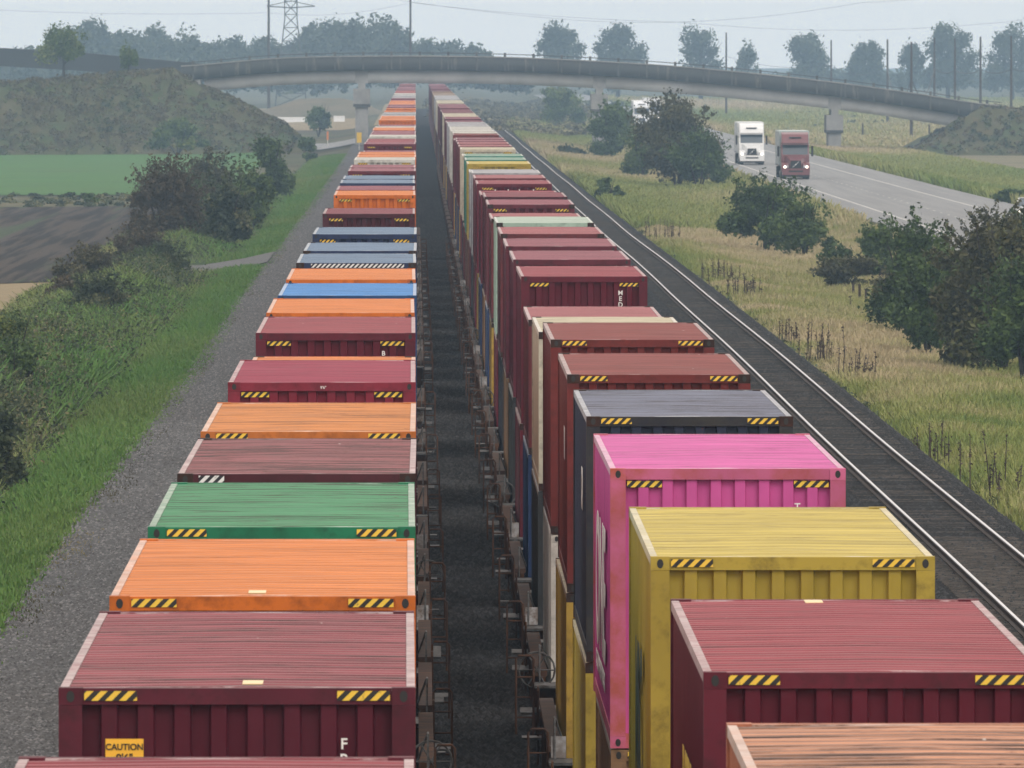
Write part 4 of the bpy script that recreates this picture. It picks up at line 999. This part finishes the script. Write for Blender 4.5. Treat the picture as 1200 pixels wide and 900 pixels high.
tree_at('broadleaf_tree', 'small pale tree on top of the left embankment, right of the larger one', 'tree', 136, 165, 49, 82, 1648, 4000, L_mid, .17, 402, zb=float(zL(np.array(dx(150)), np.array(1648.)))-.2, lobes=9, sparse=10)
bp = P(208, 160, 1612); plant('willow_bush', 'pale green bush at the foot of the left embankment', 'bush', (bp.x, 1612, float(tz(bp.x, 1612))), (4.2, 3.2), 5.0, 9000, L_mid, .2, 403, lobes=14)
# marker boards at the level crossing
for k, (px, py, col_, lab) in enumerate(((421, 176, M_yel, 'yellow marker board at the foot of the first bridge pier'), (384, 172, plain('marker_orange', (.6,.2,.05), .6), 'thin orange and white marker post beside the level crossing'))):
    b = gp(px, py); t0 = empty('marker_post', b, lab, 'marker')
    MB().box(-.05, .05, -.04, .04, -.1, 1.4).build('post', M_paintw, t0); MB().box(-.28 if k == 0 else -.12, .28 if k == 0 else .12, -.07, -.043, .9, 2.1 if k == 0 else 2.0).build('board', col_, t0)

# second overpass further off on the left
ov = empty('far_overpass', (dx(100)*1.36, 1900, 0), 'farther dark overpass beam seen behind the left embankment', 'bridge')
V = []; Q = []; xs = np.linspace((-420-HX)/F*1900, (300-HX)/F*1900, 40)
def fz(x): px = x/1900*F+HX; return CZ-(np.interp(px, [-420, 0, 100, 230, 300], [56, 56, 62, 74, 82])-HY)/F*1900
mb = MB()
for i in range(39):
    xa, xb = xs[i]-ov.location.x, xs[i+1]-ov.location.x; za, zb = fz(xs[i]), fz(xs[i+1])
    for y0, y1 in ((-5, 5),): mb.v += []; 
    n = len(mb.v); mb.v += [(xa,-5,za-2.6),(xa,-5,za),(xa,5,za),(xa,5,za-2.6),(xb,-5,zb-2.6),(xb,-5,zb),(xb,5,zb),(xb,5,zb-2.6)]
    for q in ((0,1,5,4),(1,2,6,5),(2,3,7,6),(3,0,4,7)): mb.f.append(tuple(n+t for t in q)); mb.mi.append(0)
mb.build('deck', plain('dark_deck', (.030,.032,.034), .9), ov)
for px in (-60, 150): 
    x = (px-HX)/F*1900; MB().box(x-.8-ov.location.x, x+.8-ov.location.x, -3, 3, float(tz(x, 1900))-.5, fz(x)-2.6).build('pier', M_conc, ov)
# pale sheds under it
for k, (px0, px1, d) in enumerate(((-20, 14, 2500), (20, 44, 2560))):
    xa, xb = (px0-HX)/F*d, (px1-HX)/F*d; z = float(tz(xa, d)); t0 = empty('shed', ((xa+xb)/2, d, z), ['pale long shed glimpsed under the far overpass at the left frame edge', 'smaller grey shed right of the pale one under the far overpass'][k], 'shed', 'far sheds'); h = (xb-xa)/2
    mb = MB(); mb.box(-h, h, 0, 14, 0, 5.2); mb.build('wall', plain('shed_wall', (.6,.6,.58) if k == 0 else (.4,.42,.45), .6), t0)
    MB().prism([(-h-.4, 5.203), (h+.4, 5.203), (0, 7.0)], -.4, 14.4, 'y').build('roof', plain('shed_roof', (.35,.36,.38), .6), t0)
    MB().box(-1.5, 1.5, -.06, -.003, 0, 3.2).build('door', M_dark, t0)
# white barrier strip on the far cross road
d = 2350.0
for px0, px1, lab in ((296, 364, 'white concrete roadside barrier seen under the left bridge span'), (391, 404, 'short white barrier piece right of the rounded tree')):
    xa, xb = (px0-HX)/F*d, (px1-HX)/F*d; zz = CZ-(129-HY)/F*d; mb = MB()
    mb.prism([(-.4, 0), (.4, 0), (.2, .6), (.12, 1.1), (-.12, 1.1), (-.2, .6)], -(xb-xa)/2, (xb-xa)/2, 'x'); o = mb.build('road_barrier', plain('barrier_white', (.6,.6,.6), .7)); o.location = ((xa+xb)/2, d, float(tz(xa, d))); o.scale = (1, 1, 1); tag(o, lab, 'barrier', 'far roadside barriers')

# ------------------------------------------------------------ far trees
GT = 'row of hazy trees beyond the bridge on the right'
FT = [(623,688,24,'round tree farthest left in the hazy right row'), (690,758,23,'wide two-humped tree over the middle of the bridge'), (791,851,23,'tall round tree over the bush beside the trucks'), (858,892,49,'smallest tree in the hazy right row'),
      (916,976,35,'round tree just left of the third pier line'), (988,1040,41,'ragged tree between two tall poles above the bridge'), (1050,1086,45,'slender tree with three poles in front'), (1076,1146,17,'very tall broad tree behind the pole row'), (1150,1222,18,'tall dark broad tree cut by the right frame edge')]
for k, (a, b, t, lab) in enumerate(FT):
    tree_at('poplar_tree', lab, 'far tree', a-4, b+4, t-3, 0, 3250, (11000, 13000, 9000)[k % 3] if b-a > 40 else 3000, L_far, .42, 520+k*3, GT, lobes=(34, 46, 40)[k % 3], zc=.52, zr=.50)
# left forest as one mass of crowns
def forest(name, label, items, d, per, seed):
    Vs = []; Qs = []; Ts = []; off = 0; mb = MB()
    for k, (a, b, t) in enumerate(items):
        dd = d+((k*37) % 5)*25; x = ((a+b)/2-HX)/F*dd; rx = (b-a)/2/F*dd*1.25; zt_ = CZ-(t-HY)/F*dd; z = float(tz(x, dd)); h = zt_-z
        P_, T = crown_pts((x, dd, z+h*.50), (rx, rx, h*.47), int(per*1.3), 26, seed+k); V, Q = leaves(P_, .50, T)
        Vs.append(V.reshape(-1, 3)); Qs.append(Q+off); off += len(P_)*4; Ts.append(T)
    o = link(name, fastmesh(name, np.concatenate(Vs), np.concatenate(Qs), L_far, np.concatenate(Ts))); return tag(o, label, 'forest', kind='stuff')
random.seed(21); items = []
prof_t = [(-40,48),(0,44),(18,42),(40,42),(58,44),(66,12),(90,0),(112,4),(125,14),(150,11),(162,20),(172,14),(205,18),(228,26),(240,24),(262,26),(290,27),(318,33),(345,20),(360,6),(385,3),(420,0),(450,4),(468,10),(478,34),(500,34),(530,34),(560,36),(572,62)]
x = -40
while x < 568:
    wd = random.uniform(34, 56); t = float(np.interp(x+wd/2, [a for a, _ in prof_t], [b for _, b in prof_t])); items.append((x, x+wd, t+random.uniform(-2, 4))); x += wd*.38
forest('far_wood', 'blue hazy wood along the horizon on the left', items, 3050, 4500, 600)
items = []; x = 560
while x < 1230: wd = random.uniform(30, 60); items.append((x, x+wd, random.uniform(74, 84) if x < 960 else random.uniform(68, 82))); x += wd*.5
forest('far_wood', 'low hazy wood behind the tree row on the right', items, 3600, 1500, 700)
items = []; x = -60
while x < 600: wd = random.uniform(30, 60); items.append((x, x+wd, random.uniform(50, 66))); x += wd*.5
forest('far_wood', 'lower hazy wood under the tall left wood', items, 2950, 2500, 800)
# tan far bank under the left span
def fb(Xm, Dm): return tz(Xm, Dm)-.3+np.clip(4.2-np.abs(Dm-2500)/9, 0, 4)*np.clip((Xm-(-36))/14, 0, 1)*np.clip((-5-Xm)/8, 0, 1)
struct(sheet('far_bank', np.arange(-40, 4, 2.0), np.arange(2440, 2560, 5.0), ground_mat('dull_bank', [(.15,.12,.075),(.09,.085,.05)], [(.08,.4,.6,.8)], bump=.4), zfun=fb))

# ------------------------------------------------------------ poles, tower, wires
def pole(px, ytop, d, lab, r=.16, arm=True, grp='utility poles beyond the bridge', z=None):
    x = (px-HX)/F*d; zb = float(tz(x, d)); h = CZ-(ytop-HY)/F*d-zb; t0 = empty('utility_pole', (x, d, zb), lab, 'utility pole', grp)
    MB().tube([(0,0,-.5),(0,0,h*.5),(0,0,h)], [r*1.25, r, r*.75], 8).build('pole', M_wood, t0)
    if arm:
        for q in (h-.9,): MB().box(-1.2, 1.2, -.07, .07, q, q+.16).build('crossarm', M_wood, t0)
    return Vector((x, d, zb+h))
tops = []
for px, yt, d, lab in ((851,38,2550,'thin pole beside the tall round tree above the bridge'), (974,47,2450,'pole right above the third bridge pier'), (1040,46,2300,'pole between the ragged tree and the slender tree'), (1068,49,1900,'shortest pole in front of the slender tree'),
                       (1095,44,2200,'pole at the left edge of the very tall tree'), (1119,45,2150,'pole in front of the middle of the very tall tree'), (1149,43,2100,'pole in the gap between the two tallest right trees'), (1185,42,2050,'pole closest to the right frame edge')):
    tops.append(pole(px, yt, d, lab, r=.19, arm=False))
for k, (px, yt, d, yb) in enumerate(((1012,137,1900,160),(1090,136,1880,160),(1117,138,1870,160))):
    x = (px-1.0-HX)/F*d; zb = float(tz(x, d)); MB_ = MB().tube([(0,0,-.3),(0,0,2.6)], [.14,.12], 7).build('wood_post', M_wood); MB_.location = (x, d, zb); tag(MB_, ['short wooden post under the right bridge span nearest the pier', 'short wooden post at the middle of the right span', 'short wooden post nearest the right embankment'][k], 'post', 'short posts under the bridge')
pole(315, -22, 2600, 'tall pole rising left of the lattice tower', r=.26, arm=True)
pole(481, -18, 2500, 'tall pole rising above the two trains', r=.22, arm=True)
def wire(name, lab, pts, r=.035):
    out = []
    for a, b in zip(pts[:-1], pts[1:]):
        sag = (b-a).length*.012
        for k in range(12): u = k/12; out.append(a.lerp(b, u)-Vector((0,0,sag*4*u*(1-u))))
    out.append(pts[-1]); tag(MB().tube(out, r, 4, False).build(name, M_dark), lab, 'power line', 'overhead wires')
wire('overhead_wire', 'cable strung low between the pole row on the right', [Vector((t.x, t.y, t.z-5.2)) for t in tops[2:]]+[P(1260, 78, 2000)], .07)
wire('overhead_wire', 'thin wire between the poles over the right half of the bridge', [Vector((t.x, t.y, t.z-4.6)) for t in tops[:3]], .03)
wire('overhead_wire', 'upper of the long wires crossing the open sky', [P(300, -30, 2600), P(640, 21, 2560), P(1010, 3, 2400), P(1300, -40, 2300)], .022)
wire('overhead_wire', 'lower of the long wires crossing the open sky', [P(-100, 6, 2600), P(315, 15, 2600), P(481, 3, 2500), P(800, 26, 2500), P(1300, 10, 2300)], .020)
tw = empty('lattice_tower', ((341-HX)/F*3000, 3000, float(tz(-28, 3000))), 'grey steel lattice tower above the wood, cut by the top frame edge', 'pylon')
m = MB(); H_ = 26.5; wz = lambda z: 3.6-2.2*min(z/20, 1) if z < 20 else 1.4
for sx in (-1, 1):
    for sy in (-1, 1): m.tube([(sx*wz(z), sy*wz(z), z) for z in (0, 10, 20, H_+6)], .16, 4)
for k in range(11):
    z0, z1 = k*3, k*3+3
    for sy in (-1, 1): m.tube([(-wz(z0), sy*wz(z0), z0), (wz(z1), sy*wz(z1), z1)], .09, 4); m.tube([(wz(z0), sy*wz(z0), z0), (-wz(z1), sy*wz(z1), z1)], .09, 4); m.tube([(-wz(z0), sy*wz(z0), z0), (wz(z0), sy*wz(z0), z0)], .09, 4)
m.build('mast', M_grat, tw)
m = MB()
for z in (22.5, 27.5): m.tube([(-5.5, 0, z+.4), (0, 0, z), (5.5, 0, z+.4)], .13, 4); m.tube([(-5.5, 0, z+.4), (0, 0, z+1.6), (5.5, 0, z+.4)], .09, 4)
m.build('crossarm', M_grat, tw)

# ------------------------------------------------------------ vehicles
M_glass = plain('windscreen', (.05,.07,.09), .12, 0, .8)
M_tyre = plain('tyre', (.012,.012,.013), .85); M_chrome = plain('chrome', (.6,.62,.65), .25, .9)
def lamp(name, c, s):
    m, t, b = nodes(name); b.inputs['Emission Color'].default_value = rgba(c); b.inputs['Emission Strength'].default_value = s; return m
M_lamp = lamp('headlight_lit', (1, .86, .68), 2.6)
def truck(x, d, cabc, label, trailer_c):
    z = float(tz(x, d))+.06; t0 = empty('semi_truck', (x, d, z), label, 'truck', 'trucks on the highway')
    Mc = plain('cab_paint', cabc, .35); Md = plain('cab_dark', tuple(c*.35 for c in cabc), .5)
    m = MB(); m.prism([(1.9,.75),(4.6,.75),(4.6,3.1),(2.3,2.95),(1.95,2.05)], -1.2, 1.2, 'x'); cab = m.build('cab', Mc, t0)
    m = MB(); m.prism([(2.15,2.98),(2.55,3.12),(4.6,3.12),(4.6,4.02),(3.4,4.0),(2.75,3.85),(2.35,3.45)], -1.15, 1.15, 'x'); m.build('roof_fairing', Mc, t0)
    # tapered hood with fenders
    m = MB(); v = [(-.52,0,.85),(.52,0,.85),(.46,.12,1.62),(-.46,.12,1.62),(-.95,1.9,.85),(.95,1.9,.85),(.86,1.94,2.02),(-.86,1.94,2.02)]
    m.v = v; m.f = [(0,1,2,3),(3,2,6,7),(0,3,7,4),(1,5,6,2),(4,7,6,5),(0,4,5,1)]; m.mi = [0]*6; m.build('hood', Mc, t0)
    for s in (-1, 1):
        m = MB(); a, b = sorted((s*.62, s*1.21)); m.prism([(.05,.62),(.0,1.0),(.22,1.28),(.8,1.42),(1.5,1.40),(1.86,1.25),(1.86,.62),(1.5,.62),(1.35,1.0),(.8,1.1),(.35,.95),(.25,.62)], a, b, 'x'); m.build('fender', Mc, t0)
        MB().box(min(s*.66, s*.98), max(s*.66, s*.98), -.045, .045, .98, 1.18).build('headlight_housing', M_chrome, t0)
        o = MB().cyl((s*.95, -.06, 1.05), .12, .04, 'y', 12).build('headlight', M_lamp, t0)
        mr = MB(); mr.box(min(s*1.38, s*1.56), max(s*1.38, s*1.56), 1.95, 2.1, 1.95, 2.85); mr.tube([(s*1.2, 2.1, 2.7), (s*1.42, 2.05, 2.7)], .025, 5); mr.build('mirror', M_dark, t0)
        for y in (.85, ): 
            wv = MB().cyl((s*1.02, y, .5), .5, .3, 'x', 20).build('wheel', M_tyre, t0); MB().cyl((s*1.175, y, .5), .24, .03, 'x', 12).build('rim', M_chrome, wv)
        for y in (4.3, 5.5):
            wv = MB().cyl((s*.98, y, .5), .5, .5, 'x', 20).build('wheel', M_tyre, t0); MB().cyl((s*1.235, y, .5), .24, .03, 'x', 12).build('rim', M_chrome, wv)
        for y in (15.2, 16.4): MB().cyl((s*1.0, y, .5), .5, .5, 'x', 20).build('wheel', M_tyre, t0)
    gr = MB().prism([(-.50,.93),(.50,.93),(.42,1.58),(-.42,1.58)], -.03, .02, 'y').build('grille', M_dark, t0)
    m = MB(); m.prism([(-.30,1.02),(-.24,1.02),(.28,1.50),(.22,1.50)], -.045, -.031, 'y'); m.prism([(-.06,1.2),(.06,1.2),(.06,1.32),(-.06,1.32)], -.055, -.046, 'y'); m.build('grille_emblem', M_chrome, gr)
    m = MB(); m.prism([(1.99,2.10),(2.30,2.93),(2.27,2.94),(1.95,2.11)], -1.08, 1.08, 'x'); m.build('windshield', M_glass, t0)
    m = MB(); m.prism([(1.86,2.93),(2.20,3.10),(2.3,2.97)], -1.12, 1.12, 'x'); m.build('sun_visor', Md, t0)
    m = MB(); m.prism([(-.50,3.50),(.50,3.50),(.54,3.62),(-.54,3.62)], 2.30, 2.40, 'y'); m.build('fairing_mark', M_dark, t0)
    m = MB(); m.box(-1.19, 1.19, -.16, .10, .36, .86); bp_ = m.build('bumper', Mc, t0)
    MB().box(-.62, .62, -.175, -.163, .60, .74).build('bumper_slot', M_dark, bp_); MB().box(-1.19, 1.19, -.10, .10, .18, .357).build('air_dam', M_dark, bp_)
    MB().box(-1.0, 1.0, 4.7, 5.9, .7, 1.0).build('chassis', M_dark, t0)
    Mt = plain('trailer_paint', trailer_c, .5); tr = MB().box(-1.30, 1.30, 4.95, 17.5, 1.1, 4.12).build('trailer', Mt, t0)
    m = MB()
    for k in range(24): m.box(-1.315, -1.302, 5.1+k*.52, 5.13+k*.52, 1.15, 4.05)
    m.build('trailer_post', M_chrome, tr); MB().box(-1.31, -1.303, 5, 17.4, 1.1, 1.2).build('trailer_rail', M_dark, tr)
    return t0
truck(32.85, 1135, (.16,.055,.062), 'red semi truck with lit headlights on the highway', (.36,.42,.42))
truck(32.9, 1285, (.72,.73,.74), 'white semi truck with lit headlights driving behind the red one', (.62,.64,.65))
truck(33.0, 1915, (.72,.74,.78), 'hazy white truck coming from under the bridge, behind the tall bush', (.72,.73,.74))
truck(36.4, 2020, (.5,.52,.55), 'farthest pale truck in the other lane behind the hazy white one', (.6,.62,.63))
def car(x, d, label):
    z = float(tz(x, d))+.07; t0 = empty('car', (x, d, z), label, 'car'); Mc = plain('car_silver', (.5,.52,.54), .3)
    MB().prism([(0,.35),(-.03,.6),(.1,.75),(1.1,.92),(3.9,.98),(4.5,.9),(4.6,.5),(4.5,.3),(.1,.28)], -.88, .88, 'x').build('body', Mc, t0)
    m = MB(); m.v = [(-.82,1.1,.93),(.82,1.1,.93),(.82,4.0,.98),(-.82,4.0,.98),(-.62,1.9,1.43),(.62,1.9,1.43),(.62,3.3,1.45),(-.62,3.3,1.45)]; m.f = [(0,1,5,4),(1,2,6,5),(2,3,7,6),(3,0,4,7),(4,5,6,7)]; m.mi = [0]*5; m.build('cabin', M_glass, t0)
    MB().box(-.60, .60, 1.95, 3.25, 1.452, 1.475).build('roof', Mc, t0)
    for s in (-1, 1):
        for y in (.85, 3.65): wv = MB().cyl((s*.80, y, .32), .32, .2, 'x', 18).build('wheel', M_tyre, t0); MB().cyl((s*.906, y, .32), .19, .02, 'x', 12).build('rim', M_chrome, wv)
        MB().box(min(s*.5, s*.8), max(s*.5, s*.8), -.05, .03, .58, .70).build('headlight', M_lamp, t0)
    MB().box(-.42, .42, -.055, -.02, .40, .56).build('grille', M_dark, t0)
cx = (1208-HX)/F*842; car(cx, 842, 'silver car with lit headlights half hidden behind the right-edge bush')

# ------------------------------------------------------------ air
def haze(dens):
    m = bpy.data.materials.new('haze_air'); m.use_nodes = True; t = m.node_tree; t.nodes.clear()
    o = t.nodes.new('ShaderNodeOutputMaterial'); v = t.nodes.new('ShaderNodeVolumePrincipled')
    v.inputs['Color'].default_value = (.49, .73, 1.0, 1); v.inputs['Density'].default_value = dens; v.inputs['Anisotropy'].default_value = .2
    t.links.new(v.outputs[0], o.inputs['Volume'])
    mb = MB().box(-2700, 2700, -100, 8000, -6.5, 34); h = mb.build('haze', m); tag(h, None, None, kind='stuff'); return h
haze(1.55e-4)
